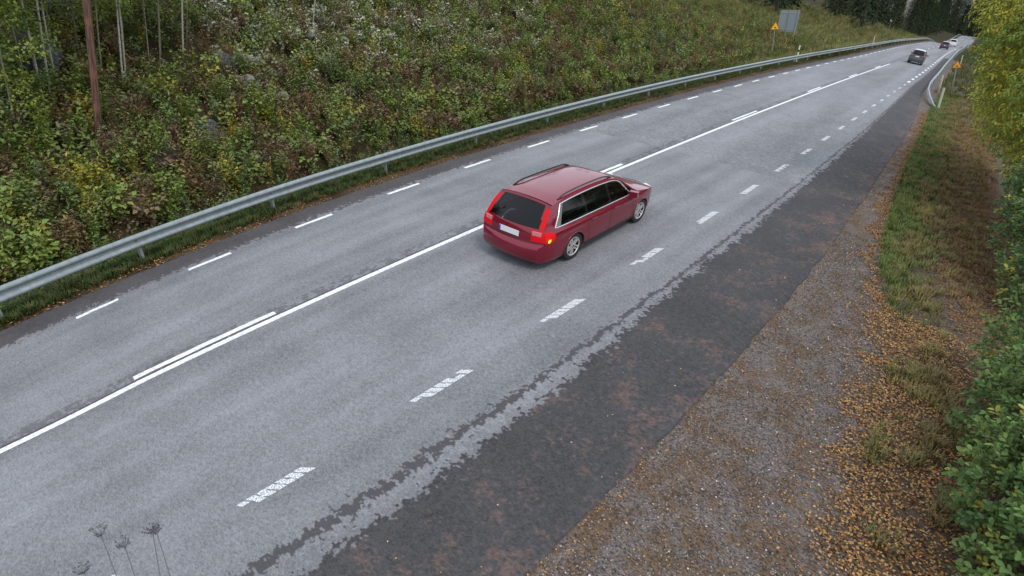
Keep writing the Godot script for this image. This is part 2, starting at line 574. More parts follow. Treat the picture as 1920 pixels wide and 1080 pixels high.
# ---------------------------------------------------------------- ground and road
func build_ground():
	var ss := [-14.0, -10.0, -6.0, -3.0, -1.0]
	var s := 0.0
	while s < 62.0:
		ss.append(s)
		s += 0.7
	while s < 150.0:
		ss.append(s)
		s += 2.5
	while s <= 400.0:
		ss.append(s)
		s += 9.0
	var dd := [-170.0, -135.0, -105.0, -82.0, -66.0, -54.0, -45.0, -38.0, -32.5, -28.0, -25.0, -23.0]
	var d := -21.6
	while d < -7.0:
		dd.append(d)
		d += 0.7
	dd.append_array([-6.9, -6.4, -5.9, -5.5, -5.1, -4.7, -4.3, -3.95, -3.5, -1.5, 0.0, 2.0, 4.0, 5.0, 6.4, 6.9, 7.3])
	d = 7.8
	while d < 13.4:
		dd.append(d)
		d += 0.5
	dd.append_array([14.0, 15.0, 17.0, 19.5, 23.0, 28.0, 35.0, 46.0, 62.0, 85.0, 120.0, 160.0])
	var pts := []
	var cols := PackedColorArray()
	var tan_ := Color(0.135, 0.092, 0.05)
	var soil := Color(0.060, 0.042, 0.024)
	var moss := Color(0.050, 0.058, 0.020)
	var green := Color(0.050, 0.066, 0.022)
	for a in ss:
		var c := columns(a)
		for b in dd:
			var p := across(c, a, b)
			p.y += profile(a, b)
			if b > -4.0 and b < 7.2:
				p.y -= 0.10
			elif b >= 7.2 and b < 13.2 and a < 101.0:
				p.y -= 0.06
			pts.append(p)
			var nz := patch.get_noise_2d(a * 4.0, b * 4.0)
			var col := soil.lerp(moss, clampf(nz * 1.8 + 0.45, 0, 1))
			if b > -5.0 and b < 0:
				col = tan_.lerp(soil, clampf(nz * 2.0 + 0.3, 0, 1))
			elif b > -6.4 and b < 0:
				col = green
			elif b > 0:
				col = green.lerp(soil, clampf(nz * 1.5 + 0.4, 0, 1))
			cols.append(col * 1.35)
	setting("ground", grid(pts, dd.size(), cols), M.soil)
	# the gravel and leaf-strewn verge on the near side
	for zone in [["near", 0.0, 27.0, 0.5], ["far", 27.0, 100.0, 1.0]]:
		pts = []
		var uvs := PackedVector2Array()
		var steps := [0.0, 0.12, 0.3, 0.6, 1.0, 1.4, 1.8, 2.2, 2.6, 3.0, 3.4, 3.8, 4.2, 4.6, 5.0, 5.5]
		s = zone[1]
		while s <= zone[2] + 0.001:
			var c := columns(s)
			var e := asphalt_right(s) - 0.06
			for k in steps:
				var b: float = e + k * (13.0 - e) / 5.5
				var p := across(c, s, b)
				p.y += profile(s, b) + 0.004 + bump.get_noise_2d(s * 14.0, b * 14.0) * 0.02 * smoothstep(7.2, 7.8, b) - 0.05 * smoothstep(7.2, 6.6, e)
				pts.append(p)
				uvs.append(Vector2((s - (3.0 if zone[0] == "near" else 27.0)) / (24.0 if zone[0] == "near" else 73.0), (b + 5.0) / 18.0))
			s += zone[3]
		setting("gravel_verge" if zone[0] == "near" else "grass_verge", grid(pts, steps.size(), PackedColorArray(), uvs), M["road_" + zone[0]])

func build_road():
	var road := Node3D.new()
	road.name = "road"
	add_child(road)
	road.set_meta("kind", "structure")
	for zone in [["near", -14.0, 27.0, 0.5], ["far", 27.0, 400.0, 1.0]]:
		var pts := []
		var uvs := PackedVector2Array()
		var s: float = zone[1]
		while s <= zone[2] + 0.001:
			var c := columns(s)
			var l := asphalt_left(s)
			var r := asphalt_right(s)
			for k in 15:
				var b := lerpf(l, r, clampf((k - 1) / 12.0, 0, 1))
				var p := across(c, s, b + (-0.03 if k == 0 else (0.03 if k == 14 else 0.0)))
				p.y += 0.014 if (k > 0 and k < 14) else -0.09
				pts.append(p)
				uvs.append(Vector2((s - (3.0 if zone[0] == "near" else 27.0)) / (24.0 if zone[0] == "near" else 73.0), (minf(b, r - 0.03) + 5.0) / 18.0))
			s += zone[3] * (1.0 if s < 140 else 4.0)
		part("asphalt", grid(pts, 15, PackedColorArray(), uvs), M["road_" + zone[0]], road)
	# markings, each a sheet 4 mm above the asphalt
	var s := 2.0
	var strip_pts := []
	while s < 76.5:
		for b in [0.105, 0.235]:
			strip_pts.append(on_road(s, b + bump.get_noise_2d(s * 6.0, b * 300.0) * 0.004, 0.0185))
		s += 0.25
	part("centre_line", grid(strip_pts, 2), M.line_paint, road)
	for k in 7:
		dash(road, 9.62 - 11.8 + 11.8 * k, 12.62 - 11.8 + 11.8 * k, -0.09, 0.03, "centre_dash", 8)
	for a in [101.0, 107.0, 113.0, 119.0, 125.0, 131.0]:
		dash(road, a, a + 1.7, -0.09, 0.06, "centre_dash", 4)
	s = 9.02 - 2.95 * 2
	while s < 128.0:
		dash(road, s, s + 1.12, -3.50, -3.38, "edge_dash", 6)
		s += 2.95 if s < 92 else 2.1
	s = 9.94 - 2.95 * 3
	while s < 128.0:
		if s < 62.0:
			block_dash(road, s)
		else:
			dash(road, s, s + 1.1, 3.87, 4.11, "edge_dash", 3)
		s += 2.95 if s < 92 else 2.1

func dash(road: Node3D, a: float, b: float, d0: float, d1: float, called: String, n: int):
	var pts := []
	for k in n + 1:
		var s := lerpf(a, b, float(k) / n)
		var j := bump.get_noise_2d(s * 40.0, d0 * 90.0) * 0.022
		var j2 := bump.get_noise_2d(s * 40.0 + 500.0, d1 * 90.0) * 0.022
		pts.append(on_road(s, d0 + j, 0.0185))
		pts.append(on_road(s, d1 + j2, 0.0185))
	part(called, grid(pts, 2), M.line_paint, road)

func block_dash(road: Node3D, a: float):   # a worn dash laid as slanting blocks with gaps between them
	var sh := Shape.new()
	for k in 7:
		for col in 2:
			if rng.randf() < (0.30 if k == 0 else 0.07):
				continue
			for half in 2:
				var s0 := a - 0.02 + k * 0.155 + col * 0.07 + half * 0.035 + rng.randf_range(-0.012, 0.012)
				var s1 := s0 + rng.randf_range(0.118, 0.142)
				var d0 := 3.905 + col * 0.08 + half * 0.04
				var d1 := d0 + 0.039
				sh.quad(on_road(s0, d0, 0.0185), on_road(s1, d0, 0.0185), on_road(s1 + 0.035, d1, 0.0185), on_road(s0 + 0.035, d1, 0.0185))
	part("edge_dash", sh.mesh(), M.worn_paint, road)

# ---------------------------------------------------------------- guardrails
const BEAM = [[-0.03, 0.675], [0.03, 0.687], [0.085, 0.665], [0.105, 0.63], [0.1, 0.595], [0.03, 0.555], [-0.012, 0.535], [-0.012, 0.515], [0.03, 0.495], [0.1, 0.455], [0.105, 0.42], [0.085, 0.385], [0.03, 0.363], [-0.03, 0.375]]

func tall(s: float) -> float:
	return lerpf(1.03, 1.0, smoothstep(24.0, 60.0, s))

func beam(s0: float, s1: float, path: Callable, facing: float, n: int) -> ArrayMesh:
	var pts := []
	for k in n + 1:
		var s := lerpf(s0, s1, float(k) / n)
		var at: Vector2 = path.call(s)
		var f := tall(s)
		for b in BEAM:
			pts.append(on_road(s, at.x + b[0] * facing, maxf(b[1] * f - at.y, 0.02 + 0.06 * (b[1] - 0.37))))
	return grid(pts, BEAM.size())

func post_mesh(h: float) -> ArrayMesh:
	var sh := Shape.new()
	sh.box(Transform3D(Basis.IDENTITY, Vector3(0, h / 2 - 0.2, 0)), Vector3(0.008, h + 0.4, 0.10))
	sh.box(Transform3D(Basis.IDENTITY, Vector3(0.027, h / 2 - 0.2, 0.049)), Vector3(0.054, h + 0.4, 0.006))
	sh.box(Transform3D(Basis.IDENTITY, Vector3(0.027, h / 2 - 0.2, -0.049)), Vector3(0.054, h + 0.4, 0.006))
	return sh.mesh()

func left_path(s: float) -> Vector2:
	return Vector2(along([[0, -5.05], [40, -5.0], [60, -4.95], [400, -4.9]], s), 0.0)

func right_path(s: float) -> Vector2:
	return Vector2(along([[51.6, 7.6], [53.0, 7.1], [55.0, 6.6], [57.5, 6.2], [61.0, 6.0], [66.0, 5.9], [80.0, 5.7], [400.0, 5.5]], s), along([[51.6, 0.68], [53.0, 0.52], [55.0, 0.30], [58.0, 0.10], [62.0, 0.0], [66.0, 0.0]], s))

func build_guardrails():
	var post := post_mesh(0.62)
	var bolt := Shape.new()
	bolt.tube([Vector3(0, 0, 0), Vector3(0.02, 0, 0)], [0.018, 0.014], 6)
	var bolt_mesh := bolt.mesh()
	var rail := thing("guardrail", "long galvanised steel guardrail on posts below the overgrown bank", "guardrail", Vector3.ZERO, "steel guardrails along the road")
	var s := 7.33 - 3.88 * 4
	while s < 330.0:
		var step := 3.88 if s < 92.0 else (2.6 if s < 150.0 else 7.0)
		part("rail_section", beam(s - 0.12, s + step + 0.12, left_path, 1.0, 5), M.zinc, rail)
		if s < 160.0:
			var at: Vector2 = left_path(s)
			var b := frame(s, at.x)
			var t := Transform3D(Basis(b.x, Vector3.UP, b.z).orthonormalized().scaled_local(Vector3(1, tall(s), 1)), on_road(s, at.x - 0.075))
			part("post", post, M.post_steel, rail, t)
			if s < 50.0:
				part("bolt", bolt_mesh, M.post_steel, rail, Transform3D(Basis(b.z, Vector3.UP, -b.x).orthonormalized(), on_road(s, at.x + 0.002, 0.525 * tall(s))))
		s += step
	rail = thing("guardrail", "steel guardrail on the near verge with pale end bent down into the grass", "guardrail", Vector3.ZERO, "steel guardrails along the road")
	s = 51.6
	while s < 150.0:
		var step := 3.88 if s < 92.0 else 2.6
		part("rail_section", beam(s, s + step + 0.12, right_path, -1.0, 8), M.zinc, rail)
		var at: Vector2 = right_path(s + 2.0)
		var b := frame(s + 2.0, at.x)
		if at.y < 0.3:
			part("post", post, M.post_steel, rail, Transform3D(Basis(b.x, Vector3.UP, b.z).orthonormalized(), on_road(s + 2.0, at.x + 0.075, -0.06)))
		s += step

# ---------------------------------------------------------------- signs, posts, pole
func triangle(r: float, z: float, round_ := 0.16) -> PackedVector3Array:
	var out := PackedVector3Array()
	for k in 3:
		var a := PI / 2 + TAU * k / 3
		var tip := Vector2(cos(a), sin(a)) * (r - round_ * r * 2 * 0.5)
		for j in 5:
			var w := a + PI / 3 - TAU / 3 * j / 4.0 * 1.0
			w = a - PI / 3 + TAU / 3 * j / 4.0
			var p := tip + Vector2(cos(w), sin(w)) * (round_ * r * 0.5)
			out.append(Vector3(p.x, p.y, z))
	return out

func plate(outline: PackedVector3Array, depth: float) -> ArrayMesh:
	var sh := Shape.new()
	var n := outline.size()
	var mid := Vector3.ZERO
	for p in outline:
		mid += p / n
	for k in n:
		var a := outline[k]
		var b := outline[(k + 1) % n]
		var back := Vector3(0, 0, -depth)
		for tri in [[mid, a, b, Vector3(0, 0, 1)], [mid + back, b + back, a + back, Vector3(0, 0, -1)]]:
			var q := sh.v.size()
			for j in 3:
				sh.v.append(tri[j])
				sh.n.append(tri[3])
				sh.c.append(Color.WHITE)
			sh.i.append_array(PackedInt32Array([q, q + 2, q + 1]))
		sh.quad(a, a + back, b + back, b)
	return sh.mesh()

func warning_sign(label: String, at: Vector3, faces: Vector3, h: float, r: float, yellow: Color, red: Color, lean: float):
	var t := thing("warning_sign", label, "road sign", at, "triangular warning signs")
	var f := Vector3(faces.x, 0, faces.z).normalized()
	t.basis = Basis(Vector3.UP.cross(f), Vector3.UP, f) * Basis(Vector3(0, 0, 1), lean)
	var sh := Shape.new()
	sh.tube([Vector3(0, -0.3, 0), Vector3(0, h - 0.1, 0)], [0.035, 0.035], 8)
	part("post", sh.mesh(), M.post_steel, t)
	var rim_ := mat("sign_red_%d" % get_child_count(), red, 0.5)
	var face := mat("sign_yellow_%d" % get_child_count(), yellow, 0.5)
	var raised := Transform3D(Basis.IDENTITY, Vector3(0, h, 0.05))
	part("sign_border", plate(triangle(r, 0.0), 0.02), rim_, t, raised)
	part("sign_face", plate(triangle(r * 0.76, 0.006), 0.004), face, t, raised)
	var black := mat("sign_black_%d" % get_child_count(), lin(0.02, 0.018, 0.015), 0.5)
	var an := Shape.new()   # the symbol: a dark leaping shape slanting down to the right
	var u := r * 0.5
	var body := [Vector2(-0.42, 0.25), Vector2(-0.3, 0.32), Vector2(-0.12, 0.18), Vector2(0.22, 0.04), Vector2(0.48, -0.14), Vector2(0.52, -0.3), Vector2(0.36, -0.22), Vector2(0.30, -0.42), Vector2(0.2, -0.2), Vector2(-0.05, -0.14), Vector2(-0.18, -0.36), Vector2(-0.2, -0.06), Vector2(-0.3, 0.12)]
	var tri := Geometry2D.triangulate_polygon(PackedVector2Array(body))
	for k in range(0, tri.size(), 3):
		var q := an.v.size()
		for j in 3:
			an.v.append(Vector3(body[tri[k + j]].x * u, body[tri[k + j]].y * u - r * 0.1, 0.011))
			an.n.append(Vector3(0, 0, 1))
			an.c.append(Color.WHITE)
		an.i.append_array(PackedInt32Array([q, q + 1, q + 2]))
	part("sign_symbol", an.mesh(), black, t, raised)

func marker_post(label: String, at: Vector3, h: float, wide: float, col: Color, lean: Vector2, band: bool):
	var t := thing("marker_post", label, "marker post", at, "roadside marker posts")
	t.rotation = Vector3(lean.y, 0.6, lean.x)
	var m: StandardMaterial3D = M.get("post_white_%s" % col.to_html())
	if m == null:
		m = mat("post_white_%s" % col.to_html(), col, 0.6)
	var sh := Shape.new()
	sh.tube([Vector3(0, -0.2, 0), Vector3(0, h * 0.7, 0), Vector3(0, h - 0.02, 0), Vector3(0, h, 0)], [wide, wide, wide, wide * 0.6], 8)
	part("post", sh.mesh(), m, t)
	if band:
		var b := Shape.new()
		b.tube([Vector3(0, h * 0.62, 0), Vector3(0, h * 0.74, 0)], [wide * 1.1, wide * 1.1], 8)
		part("band", b.mesh(), M.black_plastic, t)

func build_signs():
	mat("black_plastic", lin(0.02, 0.02, 0.02), 0.5)
	mat("grey_panel", lin(0.24, 0.28, 0.29), 0.55, 0.2)
	var seen_from := Vector3(-0.45, 0, 0.9)
	warning_sign("yellow triangular warning sign with red border on post behind guardrail below the bank", ground(60.0, -7.8), seen_from, 2.55, 0.52, lin(0.85, 0.62, 0.02), lin(0.55, 0.05, 0.015), 0.08)
	warning_sign("orange triangular warning sign on thin post in near verge grass beside marker posts", ground(66.0, 7.7), seen_from, 2.05, 0.45, lin(0.78, 0.36, 0.04), lin(0.32, 0.085, 0.012), 0.13)
	# large panel sign seen from behind
	var p0 := ground(70.0, -10.2)
	var t := thing("direction_sign", "large grey panel sign seen from behind on two steel posts", "road sign", p0)
	t.basis = Basis(Vector3.UP, -0.45)
	var sh := Shape.new()
	sh.box(Transform3D(Basis.IDENTITY, Vector3(0, 1.95, 0)), Vector3(1.9, 2.1, 0.03))
	part("sign_panel", sh.mesh(), M.grey_panel, t)
	for x in [-0.05, 0.82]:
		sh = Shape.new()
		sh.tube([Vector3(x, -0.5, 0.07), Vector3(x, 3.05, 0.07)], [0.05, 0.05], 8)
		part("post", sh.mesh(), M.post_steel, t)
	for y in [1.15, 2.75]:
		sh = Shape.new()
		sh.box(Transform3D(Basis.IDENTITY, Vector3(0, y, 0.03)), Vector3(1.85, 0.06, 0.03))
		part("brace", sh.mesh(), M.post_steel, t)
	var cream := lin(0.62, 0.60, 0.46)
	marker_post("white marker post with black band just behind the guardrail near yellow sign", on_road(58.5, -5.05), 1.5, 0.06, lin(0.72, 0.72, 0.62), Vector2.ZERO, true)
	marker_post("small white marker post behind guardrail, far along the bank", on_road(93.0, -5.2), 1.5, 0.06, lin(0.6, 0.62, 0.5), Vector2.ZERO, false)
	marker_post("cream marker post leaning beside the bent end of the near guardrail", ground(52.2, 7.55), 1.45, 0.075, cream, Vector2(0.14, 0), false)
	marker_post("cream marker post standing between guardrail and orange sign", ground(62.0, 6.8), 1.35, 0.065, cream, Vector2(0.16, 0), false)
	marker_post("distant cream marker post in the grass below near guardrail", ground(94.0, 7.2), 1.4, 0.07, cream, Vector2(0.2, 0), false)
	# round white reflector on a thin pole by the far trees
	t = thing("reflector_pole", "thin pole with round white disc before the distant dark trees", "marker pole", ground(118.0, -9.0))
	sh = Shape.new()
	sh.tube([Vector3(0, -0.3, 0), Vector3(0, 3.2, 0)], [0.035, 0.03], 6)
	part("pole", sh.mesh(), M.post_steel, t)
	sh = Shape.new()
	sh.tube([Vector3(0.0, 3.2, 0.02), Vector3(-0.02, 3.2, 0.08)], [0.24, 0.24], 14)
	part("disc", sh.mesh(), mat("disc_white", lin(0.75, 0.76, 0.68), 0.5), t)
	# utility pole
	var base := ground(12.0, -11.2)
	t = thing("utility_pole", "weathered red-brown wooden utility pole standing on the overgrown bank", "pole", base)
	sh = Shape.new()
	sh.tube([Vector3(0, -0.4, 0), Vector3(0, 2, 0), Vector3(0, 6, 0), Vector3(0, 10, 0)], [0.098, 0.094, 0.086, 0.078], 16)
	part("shaft", sh.mesh(), M.pole_wood, t)
	t.rotation = Vector3(0.02, 0, -0.25)

# ---------------------------------------------------------------- trees and shrubs
func crown_leaves(sh: Shape, at: Vector3, r: float, n: int, ll: float, lw: float, col: Color, vary := 0.3, droop := 0.35):
	for k in n:
		var p := at + ball() * r
		var d := (Vector3(rng.randf_range(-1, 1), rng.randf_range(-0.6, 0.5) - droop, rng.randf_range(-1, 1))).normalized()
		var f := (Vector3(rng.randf_range(-0.8, 0.8), 1.0, rng.randf_range(-0.8, 0.8))).normalized()
		var z := rng.randf_range(0.75, 1.3)
		sh.leaf(p, d, f, ll * z, lw * z, tinted(col, vary))

func slender_tree(label: String, category: String, called: String, at: Vector3, h: float, r: float, crown_from: float, spread: float, leaves: int, leaf_size: float, col: Color, bark: Material, lean: Vector2, group: String, bend := 0.15):
	var t := thing(called, label, category, at, group)
	var tr := Shape.new()
	var path := []
	var radii := []
	var w := rng.randf() * TAU
	for k in 10:
		var f := k / 9.0
		path.append(Vector3(lean.x * f * h + sin(f * 3.0 + w) * bend * f, f * h - 0.25 * (1 - f), lean.y * f * h + cos(f * 2.6 + w) * bend * f))
		radii.append(maxf(r * (1.0 - 0.8 * f), 0.008))
	tr.tube(path, radii, 8)
	var cr := Shape.new()
	var limbs := maxi(7, int(h * 3.2))
	var per := maxi(1, leaves / limbs)
	for k in limbs:
		var f := lerpf(crown_from, 0.98, (k + rng.randf() * 0.8) / limbs)
		var q: Vector3 = path[int(f * 9)].lerp(path[mini(int(f * 9) + 1, 9)], fmod(f * 9, 1.0))
		var az := k * 2.4 + rng.randf() * 0.8
		var ln := spread * (0.35 + 0.65 * sqrt(maxf(0.02, 1.0 - (f - crown_from) / (1.02 - crown_from)))) * rng.randf_range(0.7, 1.15)
		var dirn := Vector3(cos(az), rng.randf_range(0.25, 0.75), sin(az)).normalized()
		var tip := q + dirn * ln
		var midp := q.lerp(tip, 0.5) + Vector3(0, ln * 0.06, 0)
		tr.tube([q, midp, tip], [maxf(radii[int(f * 9)] * 0.38, 0.008), 0.008, 0.004], 5)
		for j in 4:
			var g := 0.4 + 0.2 * j
			crown_leaves(cr, q.lerp(tip, g) + ball() * 0.1, 0.10 + ln * 0.22, per / 4 + 1, leaf_size, leaf_size * 0.72, tinted(col, 0.14))
	part("trunk", tr.mesh(), bark, t)
	part("crown", cr.mesh(), M.leaf, t)
	return t

func shrub(label: String, category: String, called: String, at: Vector3, h: float, w: float, leaves: int, ll: float, lw: float, col: Color, group := "", upright := false):
	var t := thing(called, label, category, at, group)
	var st := Shape.new()
	var fo := Shape.new()
	var stems := 7 if upright else 9
	var stem_col := Color(0.09, 0.065, 0.04)
	for k in stems:
		var az := k * 2.4 + rng.randf() * 0.7
		var reach := w * 0.5 * rng.randf_range(0.35, 1.0)
		var hh := h * rng.randf_range(0.65, 1.0)
		var tip := Vector3(cos(az) * reach, hh, sin(az) * reach)
		var midp := Vector3(tip.x * 0.35, hh * 0.5, tip.z * 0.35)
		st.tube([Vector3(0, -0.1, 0), midp, tip], [0.018, 0.012, 0.004], 5, stem_col)
		var per := leaves / stems
		for j in 6:
			var f := 0.22 + 0.155 * j
			var q: Vector3 = (Vector3.ZERO.lerp(midp, f * 2) if f < 0.5 else midp.lerp(tip, f * 2 - 1))
			crown_leaves(fo, q, w * (0.10 if upright else 0.17), per / 6 + 1, ll, lw, tinted(col, 0.18), 0.28, 0.1 if upright else 0.25)
	part("stems", st.mesh(), M.bark_dark, t)
	part("foliage", fo.mesh(), M.leaf, t)
	return t

func rock(label: String, at: Vector3, size: Vector3, col: Color, turn: float):
	var base := SphereMesh.new()
	base.radial_segments = 22
	base.rings = 14
	base.radius = 0.5
	base.height = 1.0
	var arr := base.get_mesh_arrays()
	var v: PackedVector3Array = arr[Mesh.ARRAY_VERTEX]
	var f := FastNoiseLite.new()
	f.seed = rng.randi() % 1000
	f.frequency = 1.1
	f.fractal_octaves = 3
	var cols := PackedColorArray()
	for k in v.size():
		var p := v[k]
		var cell := Vector3(roundf(p.x * 2.2), roundf(p.y * 2.2), roundf(p.z * 2.2)) / 2.2
		p = p.lerp(cell, 0.10) * (1.0 + f.get_noise_3dv(p * 1.6) * 0.55)
		v[k] = Vector3(p.x * size.x, p.y * size.y, p.z * size.z)
		var mossy := clampf(f.get_noise_3dv(p * 3.0) * 3.0 - 0.6, 0, 1)
		cols.append(col.lerp(Color(0.09, 0.10, 0.035), mossy * 0.6))
	arr[Mesh.ARRAY_VERTEX] = v
	arr[Mesh.ARRAY_COLOR] = cols
	arr[Mesh.ARRAY_TANGENT] = null
	var am := ArrayMesh.new()
	am.add_surface_from_arrays(Mesh.PRIMITIVE_TRIANGLES, arr)
	var st := SurfaceTool.new()
	st.create_from(am, 0)
	st.generate_normals()
	var o := part(numbered("boulder"), st.commit(), M.stone, self, Transform3D(Basis(Vector3.UP, turn), at))
	o.set_meta("label", label)
	o.set_meta("category", "boulder")
	o.set_meta("group", "boulders on the bank")

func spruce_meshes(h: float, w: float, n: int, col: Color) -> Array:
	var tr := Shape.new()
	tr.tube([Vector3(0, -0.5, 0), Vector3(0, h * 0.5, 0), Vector3(0, h, 0)], [h * 0.014, h * 0.009, 0.02], 7, Color(0.10, 0.08, 0.06))
	var cr := Shape.new()
	var tiers := int(h * 2.2)
	for k in tiers:
		var f := lerpf(0.10, 0.99, float(k) / tiers)
		var reach := w * pow(1.0 - f, 0.8) * rng.randf_range(0.75, 1.1) + 0.12
		var arms := 7
		for a in arms:
			var az := TAU * a / arms + k * 0.7 + rng.randf() * 0.5
			var out_ := Vector3(cos(az), -0.28, sin(az)).normalized()
			var q := Vector3(0, f * h, 0)
			for j in maxi(2, n / (tiers * arms)):
				var g := rng.randf_range(0.2, 1.0)
				var p := q + out_ * reach * g + ball() * 0.12
				var dd := (out_ + Vector3(rng.randf_range(-0.7, 0.7), rng.randf_range(-0.6, 0.15), rng.randf_range(-0.7, 0.7))).normalized()
				cr.leaf(p, dd, Vector3(rng.randf_range(-0.4, 0.4), 1, rng.randf_range(-0.4, 0.4)).normalized(), rng.randf_range(0.35, 0.65), rng.randf_range(0.12, 0.22), tinted(col, 0.3))
	return [tr.mesh(), cr.mesh()]

func build_bank_trees():
	var birch: Material = M.birch_bark
	var aspen: Material = M.aspen_bark
	var grp := "young trees on the bank"
	var lime := Color(0.21, 0.26, 0.05)
	var mid := Color(0.15, 0.21, 0.05)
	var gold := Color(0.46, 0.34, 0.025)
	# label, s, d, height, radius, crown from, spread, leaves, leaf, colour, bark, lean x, lean z
	var rows := [
		["thin leafy birch sapling with pale foot, nearest the road of those beside pole", 9.5, -11.9, 7.0, 0.045, 0.16, 0.9, 1500, 0.085, lime, aspen, -0.015, 0.0],
		["pale thin birch trunk leaning at edge of trio by the dark boulder", 10.85, -13.0, 7.5, 0.05, 0.42, 0.8, 900, 0.08, mid, birch, -0.035, 0.0],
		["middle trunk of pale birch trio before the dark boulder", 11.2, -13.3, 8.0, 0.05, 0.42, 0.8, 900, 0.08, mid, birch, -0.01, 0.0],
		["birch of the pale trio standing closest to the utility pole", 11.6, -13.7, 8.0, 0.045, 0.45, 0.8, 900, 0.08, gold, birch, -0.02, 0.0],
		["slim birch behind the utility pole, its foot in brown undergrowth", 13.3, -14.3, 7.0, 0.045, 0.35, 0.9, 1000, 0.08, lime, aspen, 0.01, 0.0],
		["left stem of white twin birches on the bank", 13.8, -13.7, 7.5, 0.05, 0.34, 0.7, 800, 0.08, mid, birch, -0.012, 0.0],
		["right stem of white twin birches on the bank", 13.98, -13.9, 7.5, 0.05, 0.34, 0.7, 800, 0.08, mid, birch, 0.012, 0.0],
		["thin grey sapling between twin birches and lone white birch", 14.9, -14.0, 6.5, 0.035, 0.4, 0.7, 600, 0.08, lime, aspen, 0.0, 0.0],
		["straight pale sapling with yellowish tuft, upslope of the twin birches", 14.7, -15.6, 6.5, 0.05, 0.3, 0.9, 900, 0.08, Color(0.2, 0.2, 0.03), birch, 0.0, 0.0],
		["tall thin trunk just left of the lone white birch", 15.4, -14.3, 7.0, 0.045, 0.4, 0.8, 700, 0.08, mid, aspen, 0.0, 0.0],
		["thin pale sapling close beside trunk left of the lone white birch", 15.7, -14.9, 7.0, 0.045, 0.45, 0.8, 700, 0.08, mid, aspen, -0.01, 0.0],
		["lone bright white birch trunk rightmost of the thicket", 16.35, -14.4, 8.0, 0.055, 0.42, 0.9, 900, 0.08, mid, birch, 0.0, 0.0],
		["thin brownish sapling leaning beside the lone white birch", 16.7, -14.9, 6.5, 0.035, 0.4, 0.7, 600, 0.08, lime, aspen, 0.05, 0.0],
		["short pale trunk high up among the white seed heads", 22.3, -15.6, 5.5, 0.05, 0.35, 0.8, 500, 0.08, lime, birch, 0.01, 0.0],
		["bushy lime green birch in the photo's upper left corner", 9.6, -14.2, 7.0, 0.05, 0.08, 1.3, 3200, 0.085, lime, aspen, 0.0, 0.0],
		["bushy green aspen sapling between corner birch and dark boulder", 10.3, -12.6, 5.5, 0.04, 0.06, 0.9, 1900, 0.085, mid, aspen, -0.02, 0.0],
		["leafy birch overhanging the dark boulder, with low green crown", 12.0, -15.2, 7.0, 0.05, 0.15, 1.2, 2400, 0.08, mid, aspen, 0.0, 0.0],
		["golden yellow young aspen above the dark boulder", 11.0, -16.0, 5.5, 0.045, 0.22, 0.9, 1500, 0.085, gold, aspen, 0.0, 0.0],
		["low bushy sapling at photo's left border under the corner birch", 8.6, -12.8, 4.5, 0.04, 0.05, 0.9, 1900, 0.085, mid, aspen, 0.0, 0.0],
		["lime green leafy sapling right behind the leaning trio birches", 11.0, -14.1, 5.0, 0.04, 0.25, 1.0, 1800, 0.085, lime, aspen, 0.0, 0.0],
		["dark green leafy sapling at upper left, upslope of the corner birch", 9.0, -16.2, 5.0, 0.04, 0.05, 1.3, 2600, 0.09, mid, aspen, 0.0, 0.0],
		["leafy sapling hanging over the slope behind the twin birches", 14.3, -15.0, 4.5, 0.04, 0.30, 1.0, 1300, 0.085, lime, aspen, 0.0, 0.0],
		["small leafy sapling between grey sapling and lone white birch, upslope", 15.6, -16.2, 4.5, 0.04, 0.15, 1.1, 1600, 0.085, mid, aspen, 0.0, 0.0],
		["leafy green birch filling the gap behind the utility pole", 13.0, -15.8, 7.0, 0.05, 0.14, 1.2, 2400, 0.08, lime, aspen, 0.0, 0.0]]
	for r in rows:
		slender_tree(r[0], "birch" if r[10] == birch else "young tree", "birch_tree" if r[10] == birch else "sapling_tree", ground(r[1], r[2]), r[3], r[4] * 0.62, r[5], r[6], int(r[7] * 2.0), r[8], r[9], r[10], Vector2(r[11] + 0.24, r[12] + 0.02), grp)
	# the thicket along the top of the bank, behind
	for k in 14:
		var s := 6.0 + k * 3.4 + rng.randf_range(-0.6, 0.6)
		var d := rng.randf_range(-20.0, -17.0)
		slender_tree("slender young birch in the thicket along top of the bank", "young tree", "thicket_tree", ground(s, d), rng.randf_range(6, 9), 0.06, 0.12, 1.4, 900, 0.13, [lime, mid, mid, Color(0.16, 0.15, 0.03)][k % 4], [birch, aspen][k % 2], Vector2.ZERO, "thicket along the top of the bank")
	# boulders
	rock("grey boulder lying bare among the shrubs on the bank", ground(15.4, -10.5, 0.3), Vector3(0.72, 0.62, 0.6), Color(0.27, 0.28, 0.31), 0.4)
	rock("low grey boulder just below the bare grey boulder, half overgrown", ground(15.5, -10.1, 0.1), Vector3(0.8, 0.5, 0.6), Color(0.21, 0.205, 0.19), 1.4)
	rock("large dark grey boulder behind the pale birch trio", ground(11.4, -15.0, 0.35), Vector3(1.5, 1.5, 1.2), Color(0.15, 0.15, 0.175), 0.2)
	rock("dark boulder high on bank above golden aspen", ground(12.4, -18.0, 0.4), Vector3(2.2, 1.6, 1.6), Color(0.14, 0.14, 0.165), 1.0)
	rock("low brown rock hidden in undergrowth below the grey boulders", ground(13.6, -9.6, 0.15), Vector3(1.1, 0.7, 0.8), Color(0.085, 0.066, 0.065), 0.7)
	rock("flat pale grey stone by the white birch", ground(17.6, -13.6, 0.1), Vector3(1.0, 0.9, 0.9), Color(0.2, 0.21, 0.21), 0.3)
	rock("wide flat brown rock below the thin grey sapling", ground(14.6, -13.0, 0.1), Vector3(1.3, 0.5, 0.8), Color(0.13, 0.115, 0.10), 0.1)
